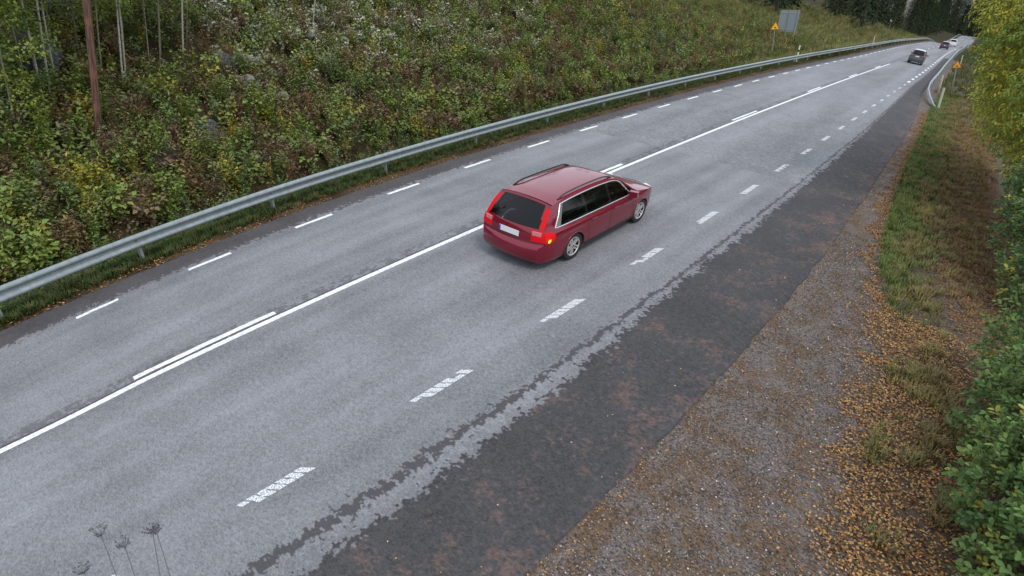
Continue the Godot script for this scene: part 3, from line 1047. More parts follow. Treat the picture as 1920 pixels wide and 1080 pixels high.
	var pale := [[18.3, -13.6, 0.9], [18.6, -13.3, 0.7], [17.8, -12.3, 0.9], [18.1, -12.1, 0.5], [18.5, -10.9, 0.6], [19.7, -14.4, 0.5], [21.0, -14.6, 0.7], [21.6, -14.4, 0.8], [21.3, -13.3, 0.6], [23.0, -14.2, 0.6], [24.7, -12.0, 0.6], [19.0, -12.9, 0.5], [22.8, -15.6, 0.7]]
	for p in pale:
		rock("pale lichen-covered stone in the light patch high on the bank", ground(p[0], p[1], 0.28), Vector3(p[2] * 0.9, p[2] * 0.5, p[2] * 0.5), Color(0.38, 0.38, 0.32), rng.randf() * 6.0)
	# shrubs that stand out on the bank
	var sh := [
		["bright yellow shrub high on the bank under the thicket edge", 24.8, -14.2, 1.7, 1.2, 520, 0.10, 0.06, Color(0.459, 0.351, 0.027), true],
		["second bright yellow shrub, right of the first high on bank", 26.2, -13.6, 1.5, 0.9, 380, 0.10, 0.06, Color(0.419, 0.338, 0.027), true],
		["upright yellow-leaved sapling just behind the guardrail", 22.0, -8.3, 1.9, 0.7, 520, 0.10, 0.055, Color(0.392, 0.338, 0.0338), true],
		["yellow-green upright sapling beside the yellow-leaved one behind guardrail", 21.2, -8.5, 1.7, 0.7, 460, 0.10, 0.055, Color(0.297, 0.297, 0.0338), true],
		["yellow-tinged shrub left of the bare grey boulder", 14.7, -11.6, 1.2, 0.8, 320, 0.09, 0.06, Color(0.351, 0.324, 0.027), true],
		["small golden shrub at the foot of the utility pole", 11.4, -9.8, 1.1, 0.9, 300, 0.09, 0.06, Color(0.378, 0.338, 0.0338), false],
		["yellow shrub beside the guardrail at photo's far left edge", 8.2, -8.3, 1.0, 0.8, 300, 0.09, 0.06, Color(0.338, 0.27, 0.0405), false],
		["blue-green willow shrub between pole and grey boulder", 13.9, -11.7, 1.1, 1.2, 420, 0.10, 0.045, Color(0.135, 0.189, 0.115), false],
		["blue-green willow shrub beside the white birch", 17.0, -13.9, 1.3, 1.1, 380, 0.10, 0.045, Color(0.135, 0.182, 0.108), false],
		["dense fresh green shrub right of the utility pole", 12.6, -10.6, 1.5, 1.5, 700, 0.095, 0.07, Color(0.155, 0.216, 0.0405), false],
		["fresh green shrub above the bare grey boulder", 15.6, -12.0, 1.3, 1.5, 620, 0.095, 0.07, Color(0.162, 0.216, 0.0473), false],
		["dull green shrub hugging the guardrail, middle of the bank", 19.6, -7.7, 1.2, 1.6, 600, 0.10, 0.06, Color(0.115, 0.162, 0.0607), false],
		["bluish green low shrub close behind guardrail under grey boulder", 14.2, -7.6, 1.0, 1.5, 560, 0.10, 0.06, Color(0.101, 0.169, 0.081), false],
		["greyish brown withered shrub behind the guardrail near yellow saplings", 25.0, -9.6, 1.3, 1.3, 420, 0.09, 0.04, Color(0.23, 0.203, 0.149), false],
		["brown withered shrub further along above the guardrail", 28.5, -10.0, 1.3, 1.5, 460, 0.09, 0.04, Color(0.176, 0.135, 0.0945), false],
		["yellowish shrub high on bank beyond the withered ones", 31.5, -9.2, 1.4, 0.9, 380, 0.10, 0.05, Color(0.351, 0.297, 0.0405), true]]
	for r in sh:
		shrub(r[0], "shrub", "shrub", ground(r[1], r[2]), r[3], r[4] * 0.62, r[5], r[6], int(r[7] * 2.0), r[8], "shrubs on the bank", r[9])
	# dark conifers where the road runs out of sight
	var kinds := [spruce_meshes(15.0, 2.6, 2600, Color(0.035, 0.055, 0.026)), spruce_meshes(18.0, 2.9, 2900, Color(0.030, 0.046, 0.024)), spruce_meshes(13.0, 2.7, 2400, Color(0.045, 0.062, 0.026))]
	var stands := [
		[[], "dark spruce standing on the far bank above the guardrail bend", "spruces above the guardrail bend"],
		[[], "dark spruce close behind the far left guardrail", "spruces behind the far guardrail"],
		[[], "dark spruce on the low side of the far road", "spruces on the low side of the far road"],
		[[], "spruce in the forest edge closing the view beyond the crest", "forest edge beyond the crest"]]
	for k in 24:
		stands[0][0].append([84.0 + k * 4.0 + rng.randf_range(-1.5, 1.5), rng.randf_range(-27.0, -16.0), 1.0])
	for k in 22:
		stands[1][0].append([112.0 + k * 10.0 + rng.randf_range(-3, 3), rng.randf_range(-15.0, -11.0), 1.0])
	for k in 9:
		stands[2][0].append([150.0 + k * 22.0, rng.randf_range(9.5, 13.0), 1.0])
	for k in 34:
		stands[3][0].append([[352.0, 372.0, 392.0][k % 3], -34.0 + k * 2.0 + rng.randf_range(-1, 1), 1.75])
	for st in stands:
		for k in st[0].size():
			var q: Array = kinds[k % 3]
			var t := thing("spruce_tree", st[1], "spruce", ground(st[0][k][0], st[0][k][1]), st[2])
			t.rotation.y = rng.randf() * TAU
			var z: float = rng.randf_range(0.8, 1.25) * st[0][k][2]
			t.scale = Vector3(z, z, z)
			part("trunk", q[0], M.bark_dark, t)
			part("crown", q[1], M.needle, t)

# ---------------------------------------------------------------- bushes close to the camera
func leafy_bush(label: String, category: String, called: String, root: Vector3, blobs: Array, ll: float, lw: float, density: float, cols: Array, droop: float, rounded := true):
	var t := thing(called, label, category, root)
	var st := Shape.new()
	var fo := Shape.new()
	for b in blobs:
		var c: Vector3 = b[0] - root
		var r: Vector3 = b[1]
		for k in 3:
			var tip := c + ball() * r * 0.8
			var low := Vector3(rng.randf_range(-0.25, 0.25), -0.2, rng.randf_range(-0.25, 0.25))
			st.tube([low, low.lerp(tip, 0.5) + ball() * 0.15, tip], [0.04, 0.022, 0.006], 6, Color(0.10, 0.085, 0.06))
		var n := int(density * (r.x * r.y + r.y * r.z + r.x * r.z) / (ll * lw))
		var twigs := n / 7
		for k in twigs:
			var u := ball().normalized()
			var depth := 1.0 - 0.45 * pow(rng.randf(), 1.8)
			var p := c + u * r * depth * (1.0 + 0.22 * patch.get_noise_3dv((c + u * r) * 4.0))
			var grow := (u * 0.7 + Vector3(0, 0.35 - droop, 0) + ball() * 0.5).normalized()
			var g := patch.get_noise_3dv((c + u * r) * 3.0 + Vector3(40, 0, 0))
			var base: Color = cols[0].lerp(cols[1], clampf(g * 2.6 + 0.4 + rng.randf_range(-0.4, 0.4), 0, 1))
			if rng.randf() < 0.05 + 0.25 * clampf(g * 2.0 - 0.4, 0, 1):
				base = cols[2]
			var tw := 7
			var span := ll * 2.3
			st.tube([p - grow * span * 0.2, p + grow * span], [0.005, 0.002], 4, Color(0.11, 0.09, 0.05))
			for j in tw:
				var a := j * 2.4 + k
				var side := grow.cross(Vector3(0.3, 0.9, 0.2)).normalized().rotated(grow, a)
				var dirn := (grow * 0.7 + side * 0.8 + Vector3(0, -droop * 0.6, 0)).normalized()
				var f := (Vector3.UP * 0.8 + u * 0.6 + ball() * 0.5).normalized()
				var z := rng.randf_range(0.65, 1.2)
				if rounded:
					fo.round_leaf(p + grow * span * (0.1 + 0.9 * j / tw), dirn, f, ll * z, lw * z, tinted(base, 0.3))
				else:
					fo.leaf(p + grow * span * (0.1 + 0.9 * j / tw), dirn, f, ll * z, lw * z, tinted(base, 0.3))
	part("branches", st.mesh(), M.bark_dark, t)
	part("foliage", fo.mesh(), M.leaf, t)
	return t

func build_near_bushes():
	var green := Color(0.125, 0.205, 0.055)
	var deep := Color(0.08, 0.15, 0.044)
	var lemon := Color(0.32, 0.31, 0.06)
	leafy_bush("dense green broad-leaved bush filling the lower corner beside the leafy path", "bush", "sallow_bush", Vector3(7.4, -0.15, -5.6),
		[[Vector3(6.75, 0.85, -5.0), Vector3(0.95, 0.95, 0.9)], [Vector3(8.0, 0.9, -6.4), Vector3(1.1, 1.1, 1.0)], [Vector3(6.2, 0.65, -4.0), Vector3(0.85, 0.8, 0.8)], [Vector3(9.5, 0.9, -7.9), Vector3(1.2, 1.2, 1.1)], [Vector3(8.2, 1.0, -5.2), Vector3(1.3, 1.2, 1.2)]], 0.092, 0.05, 7.5, [green, deep, lemon], 0.1)
	leafy_bush("darker green bush between the path and the tall yellowish willow", "bush", "alder_bush", Vector3(14.6, -0.75, -12.9),
		[[Vector3(13.3, 0.2, -12.3), Vector3(1.1, 1.1, 1.1)], [Vector3(14.3, 0.7, -13.7), Vector3(1.3, 1.5, 1.3)], [Vector3(15.3, 1.3, -15), Vector3(1.4, 1.6, 1.4)], [Vector3(15.3, 0.6, -13.2), Vector3(1.4, 1.5, 1.4)], [Vector3(16.7, 1.2, -16.2), Vector3(1.4, 1.4, 1.4)], [Vector3(18.1, 0.6, -18), Vector3(1.3, 1.2, 1.3)]], 0.11, 0.058, 6.0, [deep, Color(0.13, 0.18, 0.055), lemon], 0.1)
	leafy_bush("tall yellow-green willow tree overhanging the ditch at photo's edge", "tree", "willow_tree", Vector3(20.0, -1.3, -20.0),
		[[Vector3(17.35, 4.4, -19.3), Vector3(2.2, 2.3, 2.2)], [Vector3(16.6, 6.6, -19), Vector3(2.5, 2.1, 2.5)], [Vector3(19.6, 5.4, -21.5), Vector3(2.8, 3.2, 2.8)], [Vector3(20.1, 2.6, -22), Vector3(2.2, 2, 2.2)], [Vector3(18.9, 1.4, -19.6), Vector3(1.6, 1.5, 1.6)], [Vector3(22.3, 3.4, -25), Vector3(2.4, 3.5, 2.4)]], 0.15, 0.055, 6.5, [Color(0.46, 0.44, 0.06), Color(0.22, 0.31, 0.06), Color(0.6, 0.46, 0.05)], 0.5, false)
	# dried umbels reaching up into the lower left of the view
	var dry := mat("dry_stalk", lin(0.17, 0.175, 0.195), 0.8)
	var plants := [
		["dried umbel on a single dark stalk, leftmost of the tall ones low in view", [[Vector3(-2.287, 3.73, -2.13), Vector3(0.10, -1.4, 0.25)]]],
		["middle dried umbel on dark stalk before the road", [[Vector3(-2.152, 3.68, -2.10), Vector3(0.06, -1.4, 0.25)]]],
		["forked dried umbel with two dark stalks before the road", [[Vector3(-2.0, 3.745, -2.14), Vector3(-0.12, -1.4, 0.22)], [Vector3(-1.975, 3.745, -2.138), Vector3(0.08, -1.4, 0.27)]]],
		["lowest dried umbel just showing at the photo's bottom edge", [[Vector3(-2.38, 3.545, -2.03), Vector3(0.06, -1.2, 0.2)]]]]
	for pl in plants:
		var foot: Vector3 = pl[1][0][0]
		var t := thing("umbel_plant", pl[0], "dried plant", Vector3(foot.x, 0.03, foot.z), "dried umbels in the foreground")
		for hd in pl[1]:
			var top: Vector3 = hd[0] - t.position
			var st := Shape.new()
			var lower: Vector3 = top + hd[1]
			st.tube([Vector3(lower.x * 1.2, -0.1, lower.z * 1.2), lower, top.lerp(lower, 0.4) + Vector3(0.01, 0, 0), top], [0.007, 0.0042, 0.003, 0.0024], 6)
			part("stalk", st.mesh(), dry, t)
			var um := Shape.new()
			for k in 15:
				var a := TAU * k / 15.0 + rng.randf() * 0.4
				var tip := top + Vector3(cos(a) * 0.038, rng.randf_range(0.035, 0.055), sin(a) * 0.038) * rng.randf_range(0.5, 1.1)
				um.tube([top, tip], [0.0022, 0.0018], 4)
				for j in 5:
					um.leaf(tip, (ball() + Vector3.UP * 0.5).normalized(), ball().normalized(), 0.014, 0.008, Color.WHITE)
			part("umbel", um.mesh(), dry, t)

# ---------------------------------------------------------------- undergrowth, grass, fallen leaves
func herb_mesh(h: float, w: float, stems: int, per: int, ll: float, lw: float) -> ArrayMesh:
	var sh := Shape.new()
	for k in stems:
		var az := k * 2.4 + rng.randf()
		var tip := Vector3(cos(az) * w * rng.randf_range(0.2, 0.55), h * rng.randf_range(0.6, 1.0), sin(az) * w * rng.randf_range(0.2, 0.55))
		sh.tube([Vector3.ZERO, tip * Vector3(0.4, 0.55, 0.4), tip], [0.006, 0.005, 0.002], 3, Color(0.8, 0.62, 0.45))
		for j in per:
			var f := rng.randf_range(0.15, 1.0)
			var p := tip * Vector3(f * f, f, f * f) + ball() * w * 0.10
			var d := Vector3(rng.randf_range(-1, 1), rng.randf_range(-0.5, 0.6), rng.randf_range(-1, 1)).normalized()
			var face := Vector3(rng.randf_range(-0.6, 0.6), 1, rng.randf_range(-0.6, 0.6)).normalized()
			var z := rng.randf_range(0.6, 1.25)
			sh.leaf(p, d, face, ll * z, lw * z, tinted(Color.WHITE, 0.32))
	return sh.mesh()

func tuft_mesh(h: float, w: float, n: int, thick: float) -> ArrayMesh:
	var sh := Shape.new()
	for k in n:
		var az := rng.randf() * TAU
		var at := Vector3(cos(az), 0, sin(az)) * w * rng.randf() * 0.5
		var out_ := Vector3(cos(az + rng.randf_range(-1, 1)), 0, sin(az + rng.randf_range(-1, 1)))
		var hh := h * rng.randf_range(0.5, 1.0)
		var side := out_.cross(Vector3.UP).normalized() * thick
		var a := at
		var b := at + Vector3(0, hh * 0.6, 0) + out_ * hh * 0.18
		var c := at + Vector3(0, hh * 0.92, 0) + out_ * hh * rng.randf_range(0.35, 0.75)
		var col := tinted(Color.WHITE, 0.3)
		var q := sh.v.size()
		for p in [a - side, a + side, b - side * 0.8, b + side * 0.8, c]:
			sh.v.append(p)
			sh.n.append((out_ * -0.4 + Vector3.UP).normalized())
			sh.c.append(col)
		sh.i.append_array(PackedInt32Array([q, q + 2, q + 1, q + 1, q + 2, q + 3, q + 2, q + 4, q + 3]))
	return sh.mesh()

func spot(p: Vector3, size: float, tilt := 0.0) -> Transform3D:
	var b := Basis(Vector3.UP, rng.randf() * TAU)
	if tilt > 0.0:
		b = Basis(Vector3(rng.randf_range(-1, 1), 0, rng.randf_range(-1, 1)).normalized(), rng.randf_range(0, tilt)) * b
	return Transform3D(b.scaled(Vector3.ONE * size), p)

func build_undergrowth():
	var kinds := {
		"raspberry": [herb_mesh(0.85, 0.8, 6, 11, 0.135, 0.092), [], []],
		"willowherb": [herb_mesh(1.15, 0.5, 6, 13, 0.14, 0.042), [], []],
		"seedling": [herb_mesh(1.3, 0.65, 5, 20, 0.09, 0.066), [], []],
		"low": [herb_mesh(0.4, 0.9, 9, 8, 0.095, 0.065), [], []],
		"withered": [herb_mesh(0.95, 0.7, 9, 7, 0.10, 0.03), [], []],
		"fluff": [herb_mesh(0.75, 0.7, 7, 9, 0.11, 0.085), [], []]}
	var tussock := tuft_mesh(0.6, 0.35, 26, 0.007)
	var t_places := []
	var t_cols := []
	var g1 := Color(0.22, 0.30, 0.07)
	var g2 := Color(0.14, 0.212, 0.062)
	var olive := Color(0.205, 0.215, 0.075)
	var brown := Color(0.20, 0.135, 0.08)
	var grey := Color(0.19, 0.235, 0.14)
	var rust := Color(0.27, 0.16, 0.07)
	var yel := Color(0.34, 0.31, 0.05)
	var big := FastNoiseLite.new()
	big.seed = 77
	big.frequency = 0.16
	var wet := FastNoiseLite.new()
	wet.seed = 5
	wet.frequency = 0.3
	var n := 24000
	for k in n:
		var s := 2.5 + pow(rng.randf(), 1.15) * 92.0
		var d := -5.75 - pow(rng.randf(), 0.9) * 17.0
		var b := big.get_noise_2d(s * 2.0, d * 2.0)
		var w := wet.get_noise_2d(s * 2.2, d * 2.2)
		var tr := rng.randf()
		# under the birches the floor is bare and brown
		var bare := smoothstep(-12.6, -13.6, d) * smoothstep(18.5, 16.5, s) * smoothstep(0.0, 0.12, b + 0.14)
		if tr < bare * 0.8:
			continue
		var grassy := smoothstep(44.0, 62.0, s)
		if rng.randf() < grassy * 0.85:
			t_places.append(spot(ground(s, d), rng.randf_range(0.8, 1.6), 0.3))
			t_cols.append(tinted(Color(0.25, 0.22, 0.09).lerp(Color(0.15, 0.185, 0.06), clampf(b * 2 + 0.5 + rng.randf_range(-0.4, 0.4), 0, 1)), 0.25))
			continue
		var kind := "raspberry"
		var q := w + rng.randf_range(-0.25, 0.25)
		if q > 0.28:
			kind = "seedling"
		elif q > 0.12:
			kind = "willowherb"
		elif q < -0.26:
			kind = "withered"
		elif q < -0.1:
			kind = "low"
		var col := g1.lerp(g2, clampf(b * 1.8 + 0.5, 0, 1))
		var mixn := patch.get_noise_2d(s * 2.4 + 90.0, d * 2.4)
		var hue := patch.get_noise_2d(s * 2.0 - 300.0, d * 2.0) + rng.randf_range(-0.16, 0.16)
		col = col.lerp(olive, clampf(mixn * 1.8 - 0.05, 0, 0.7))
		if hue < -0.34:
			col = brown if rng.randf() < 0.75 else rust
		elif hue < -0.26:
			col = rust.lerp(olive, 0.5)
		elif hue > 0.47:
			col = yel
		elif hue > 0.38:
			col = col.lerp(yel, 0.5)
		elif rng.randf() < 0.06:
			col = grey
		if kind == "withered":
			col = brown.lerp(Color(0.24, 0.195, 0.14), rng.randf())
		if d > -7.2:
			col = col.lerp(Color(0.085, 0.15, 0.05), 0.6)
		# pale seed heads in the light patch
		var pale := smoothstep(-10.6, -13.0, d) * smoothstep(16.5, 19.0, s) * smoothstep(40.0, 26.0, s)
		if rng.randf() < pale * 0.3:
			col = Color(0.52, 0.52, 0.42).lerp(Color(0.30, 0.33, 0.20), rng.randf())
			kind = "fluff"
		var size := rng.randf_range(0.65, 1.2) * (0.62 if d > -7.4 else 1.0)
		kinds[kind][1].append(spot(ground(s, d, -0.03), size, 0.25))
		kinds[kind][2].append(tinted(col, 0.26))
	var said := {
		"raspberry": ["bramble_thicket", "broad-leaved green and olive brambles covering the bank"],
		"willowherb": ["willowherb_stand", "narrow-leaved tall herbs standing all over the bank"],
		"seedling": ["seedling_growth", "small-leaved birch seedlings mixed through the bank"],
		"low": ["low_undergrowth", "low leafy ground cover between taller bank plants"],
		"fluff": ["seed_head_herbs", "pale grey-white seed heads in the light patch high on the bank"],
		"withered": ["withered_herbs", "brown withered stalks standing all over the bank"]}
	for k in kinds:
		scatter(said[k][0], kinds[k][0], M.leaf, kinds[k][1], kinds[k][2], said[k][1], "undergrowth")
	# rough grass further along the bank and beyond it
	for k in 5000:
		var s := 62.0 + rng.randf() * 85.0
		var d := -5.2 - pow(rng.randf(), 1.3) * 22.0
		t_places.append(spot(ground(s, d), rng.randf_range(1.0, 2.2), 0.3))
		var b := big.get_noise_2d(s, d * 1.5)
		t_cols.append(tinted(Color(0.24, 0.205, 0.085).lerp(Color(0.13, 0.16, 0.052), clampf(b * 2.5 + 0.5, 0, 1)), 0.25))
	for k in 1500:
		var s := 60.0 + rng.randf() * 90.0
		var d := 6.6 + rng.randf() * 9.0
		t_places.append(spot(ground(s, d), rng.randf_range(0.8, 1.6), 0.3))
		t_cols.append(tinted(Color(0.11, 0.12, 0.045), 0.3))
	scatter("rough_grass", tussock, M.grass_blade, t_places, t_cols, "tall yellowish rough grass on the far part of the bank", "grass")
	# short green grass at the foot of the guardrail and on the near verge
	var turf := tuft_mesh(0.19, 0.22, 20, 0.005)
	var places := []
	var cols := []
	for k in 5200:
		var s := 3.0 + pow(rng.randf(), 1.3) * 80.0
		var d := rng.randf_range(-5.9, -4.75)
		places.append(spot(ground(s, d), rng.randf_range(0.6, 1.25), 0.3))
		cols.append(tinted(Color(0.075, 0.115, 0.035).lerp(Color(0.16, 0.14, 0.06), 1.0 if rng.randf() < 0.18 else 0.0), 0.35))
	scatter("guardrail_grass", turf, M.grass_blade, places, cols, "short green grass along the foot of the long guardrail", "grass")
	places = []
	cols = []
	for k in 15000:
		var s := 15.0 + rng.randf() * 48.0
		var e := leaf_edge(s) + 0.28
		var d := e + pow(rng.randf(), 1.3) * 3.2
		var patchy := patch.get_noise_2d(s * 2.0, d * 4.0)
		var lush := smoothstep(20.0, 23.0, s) * smoothstep(1.9, 0.5, d - e) + 0.35 * smoothstep(21.0, 26.0, s)
		if s < 20.5:
			lush = 1.0 if patchy > 0.22 and d - e < 1.2 else 0.03
		if rng.randf() > lush * (0.7 + patchy):
			continue
		var dry := clampf((d - e) * 0.55 + patchy * 1.2 + rng.randf_range(-0.25, 0.25), 0, 1)
		places.append(spot(ground(s, d), rng.randf_range(0.6, 1.35), 0.35))
		cols.append(tinted(Color(0.12, 0.18, 0.05).lerp(Color(0.24, 0.19, 0.085), dry), 0.25))
	scatter("verge_grass", turf, M.grass_blade, places, cols, "green to straw-coloured grass on the near verge", "grass")

func build_litter():
	var sh := Shape.new()
	sh.leaf(Vector3(-0.5, 0.12, 0), Vector3.RIGHT, Vector3.UP, 1.0, 0.72, Color.WHITE)
	var leaf := sh.mesh()
	var shades := [Color(0.36, 0.20, 0.085), Color(0.27, 0.135, 0.055), Color(0.42, 0.265, 0.125), Color(0.19, 0.09, 0.042), Color(0.42, 0.235, 0.075), Color(0.11, 0.062, 0.036)]
	var bright := [Color(0.62, 0.50, 0.36), Color(0.60, 0.40, 0.10), Color(0.60, 0.42, 0.34), Color(0.55, 0.52, 0.45)]
	var places := []
	var cols := []
	for k in 230000:
		var s := 9.0 + rng.randf() * 40.0
		var e := leaf_edge(s)
		var d := e - 0.9 + rng.randf() * 4.8
		var off := d - e + patch.get_noise_2d(s * 5.0, d * 5.0) * 0.5
		var chance := 0.0
		if s < 21.0:
			chance = smoothstep(-0.35, 0.1, off) * smoothstep(1.75, 1.2, off) + 0.22 * smoothstep(1.2, 1.6, off) + 0.04
		else:
			chance = 0.8 * smoothstep(-0.25, 0.0, off) * smoothstep(0.42, 0.2, off) + 0.45 * smoothstep(1.5, 2.2, off) + 0.05 * smoothstep(0.0, 0.3, off)
		if rng.randf() > chance:
			continue
		var z := rng.randf_range(0.03, 0.056)
		places.append(spot(ground(s, d, 0.012 + rng.randf() * 0.03), z, 0.7))
		var c: Color = shades[rng.randi() % 6]
		if s > 21.0 and off > 1.0:
			c = c.lerp(Color(0.2, 0.09, 0.045), 0.5)
		cols.append(tinted(c, 0.25))
	for k in 5200:
		var s := 6.0 + rng.randf() * 50.0
		var d := rng.randf_range(-0.62, 0.1) + asphalt_left(s)
		if rng.randf() > 0.4 + patch.get_noise_2d(s * 4.0, 3.0):
			continue
		places.append(spot(ground(s, minf(d, asphalt_left(s) + 0.02), 0.03), rng.randf_range(0.035, 0.06), 0.6))
		cols.append(tinted(shades[rng.randi() % 5], 0.25))
	for k in 2600:      # thinly over the gravel and the shoulder
		var s := 8.0 + pow(rng.randf(), 1.4) * 30.0
		var d := 5.2 + pow(rng.randf(), 0.45) * (leaf_edge(s) - 5.2)
		if d < asphalt_right(s) and rng.randf() < 0.72:
			continue
		var up := 0.025 if d < asphalt_right(s) else profile(s, d) + 0.018
		places.append(Transform3D(spot(Vector3.ZERO, rng.randf_range(0.024, 0.042), 0.5).basis, on_road(s, d, up)))
		cols.append(tinted(bright[rng.randi() % 4] if rng.randf() < 0.35 else shades[rng.randi() % 6], 0.2))
	for k in 900:       # a line of leaves along the asphalt edge
		var s := 9.0 + rng.randf() * 30.0
		var d := asphalt_right(s) + rng.randf_range(0.02, 0.22)
		places.append(spot(ground(s, d, 0.02), rng.randf_range(0.024, 0.045), 0.6))
		cols.append(tinted(shades[rng.randi() % 6], 0.25))
	scatter("fallen_leaves", leaf, M.dead_leaf, places, cols, "tan and brown fallen leaves strewn over the verges", "leaves")
	# small stones of the gravel
	var st := Shape.new()
	var pk := [Vector3(1, 0, 0), Vector3(-0.9, 0.1, 0), Vector3(0, 0.6, 0.1), Vector3(0, -0.5, 0), Vector3(0.1, 0, 0.8), Vector3(0, 0.1, -0.85)]
	for f in [[0, 2, 4], [4, 2, 1], [1, 2, 5], [5, 2, 0], [0, 4, 3], [4, 1, 3], [1, 5, 3], [5, 0, 3]]:
		var a: Vector3 = pk[f[0]]
		var b: Vector3 = pk[f[1]]
		var c: Vector3 = pk[f[2]]
		var q := st.v.size()
		var nn := (b - a).cross(c - a).normalized()
		if nn.dot(a + b + c) > 0:
			var keep := b
			b = c
			c = keep
		else:
			nn = -nn
		for p in [a, b, c]:
			st.v.append(p)
			st.n.append(nn)
			st.c.append(Color.WHITE)
		st.i.append_array(PackedInt32Array([q, q + 1, q + 2]))
	places = []
	cols = []
	for k in 42000:
		var s := 8.5 + pow(rng.randf(), 1.5) * 16.0
		var d := asphalt_right(s) + 0.05 + rng.randf() * (leaf_edge(s) + 0.3 - asphalt_right(s))
		if rng.randf() < 0.2:
			d = leaf_edge(s) + rng.randf_range(1.3, 2.3)
		places.append(spot(ground(s, d, 0.004), rng.randf_range(0.008, 0.02), 0.8))
		var l := 0.05 + 0.27 * pow(rng.randf(), 1.6)
		cols.append(Color(l * 1.07, l * 0.97, l * 0.92))
	scatter("gravel_stones", st.mesh(), M.dead_leaf, places, cols, "small grey-brown stones of the gravel verge", "gravel")

# ---------------------------------------------------------------- cars
# Own axes: x forward from the rear bumper, y up, z to the right. Every skin is a fine sheet over (x, y),
# (x, z) or (y, z); cells that are glass or wheel arch are left out and filled by parts of their own.
func curve(t: Array, x: float) -> float:
	if x <= t[0][0]:
		return t[0][1]
	for k in t.size() - 1:
		if x <= t[k + 1][0]:
			var a: float = t[k][1]
			var b: float = t[k + 1][1]
			var h: float = t[k + 1][0] - t[k][0]
			var u: float = (x - t[k][0]) / h
			var ma: float = (b - t[k - 1][1]) / (t[k + 1][0] - t[k - 1][0]) * h if k > 0 else b - a
			var mb: float = (t[k + 2][1] - a) / (t[k + 2][0] - t[k][0]) * h if k + 2 < t.size() else b - a
			if (b - a) * ma <= 0: ma = 0.0
			if (b - a) * mb <= 0: mb = 0.0
			ma = clampf(ma, -3 * absf(b - a), 3 * absf(b - a))
			mb = clampf(mb, -3 * absf(b - a), 3 * absf(b - a))
			return (2 * u * u * u - 3 * u * u + 1) * a + (u * u * u - 2 * u * u + u) * ma + (-2 * u * u * u + 3 * u * u) * b + (u * u * u - u * u) * mb
	return t[-1][1]

func half_width(sp: Dictionary, x: float, y: float) -> float:
	return curve(sp.plan, x) * curve(sp.section, y)

func edge_height(sp: Dictionary, x: float) -> float:
	return curve(sp.top, x) - curve(sp.drop, x)

func in_side_glass(sp: Dictionary, x: float, y: float) -> int:
	var top := edge_height(sp, x) - 0.055
	var low: float = sp.belt + 0.03 + (x - 2.0) * sp.belt_rise
	if y < low or y > top or x > sp.glass_front:
		return 0
	if x < sp.glass_rear + (y - sp.belt) * sp.pillar_lean:
		return 0
	for k in sp.pillars.size():
		if absf(x - sp.pillars[k] + (y - sp.belt) * 0.12) < 0.035:
			return 9
	var n := 1
	for k in sp.pillars.size():
		if x > sp.pillars[k] - (y - sp.belt) * 0.12:
			n = k + 2
	return n

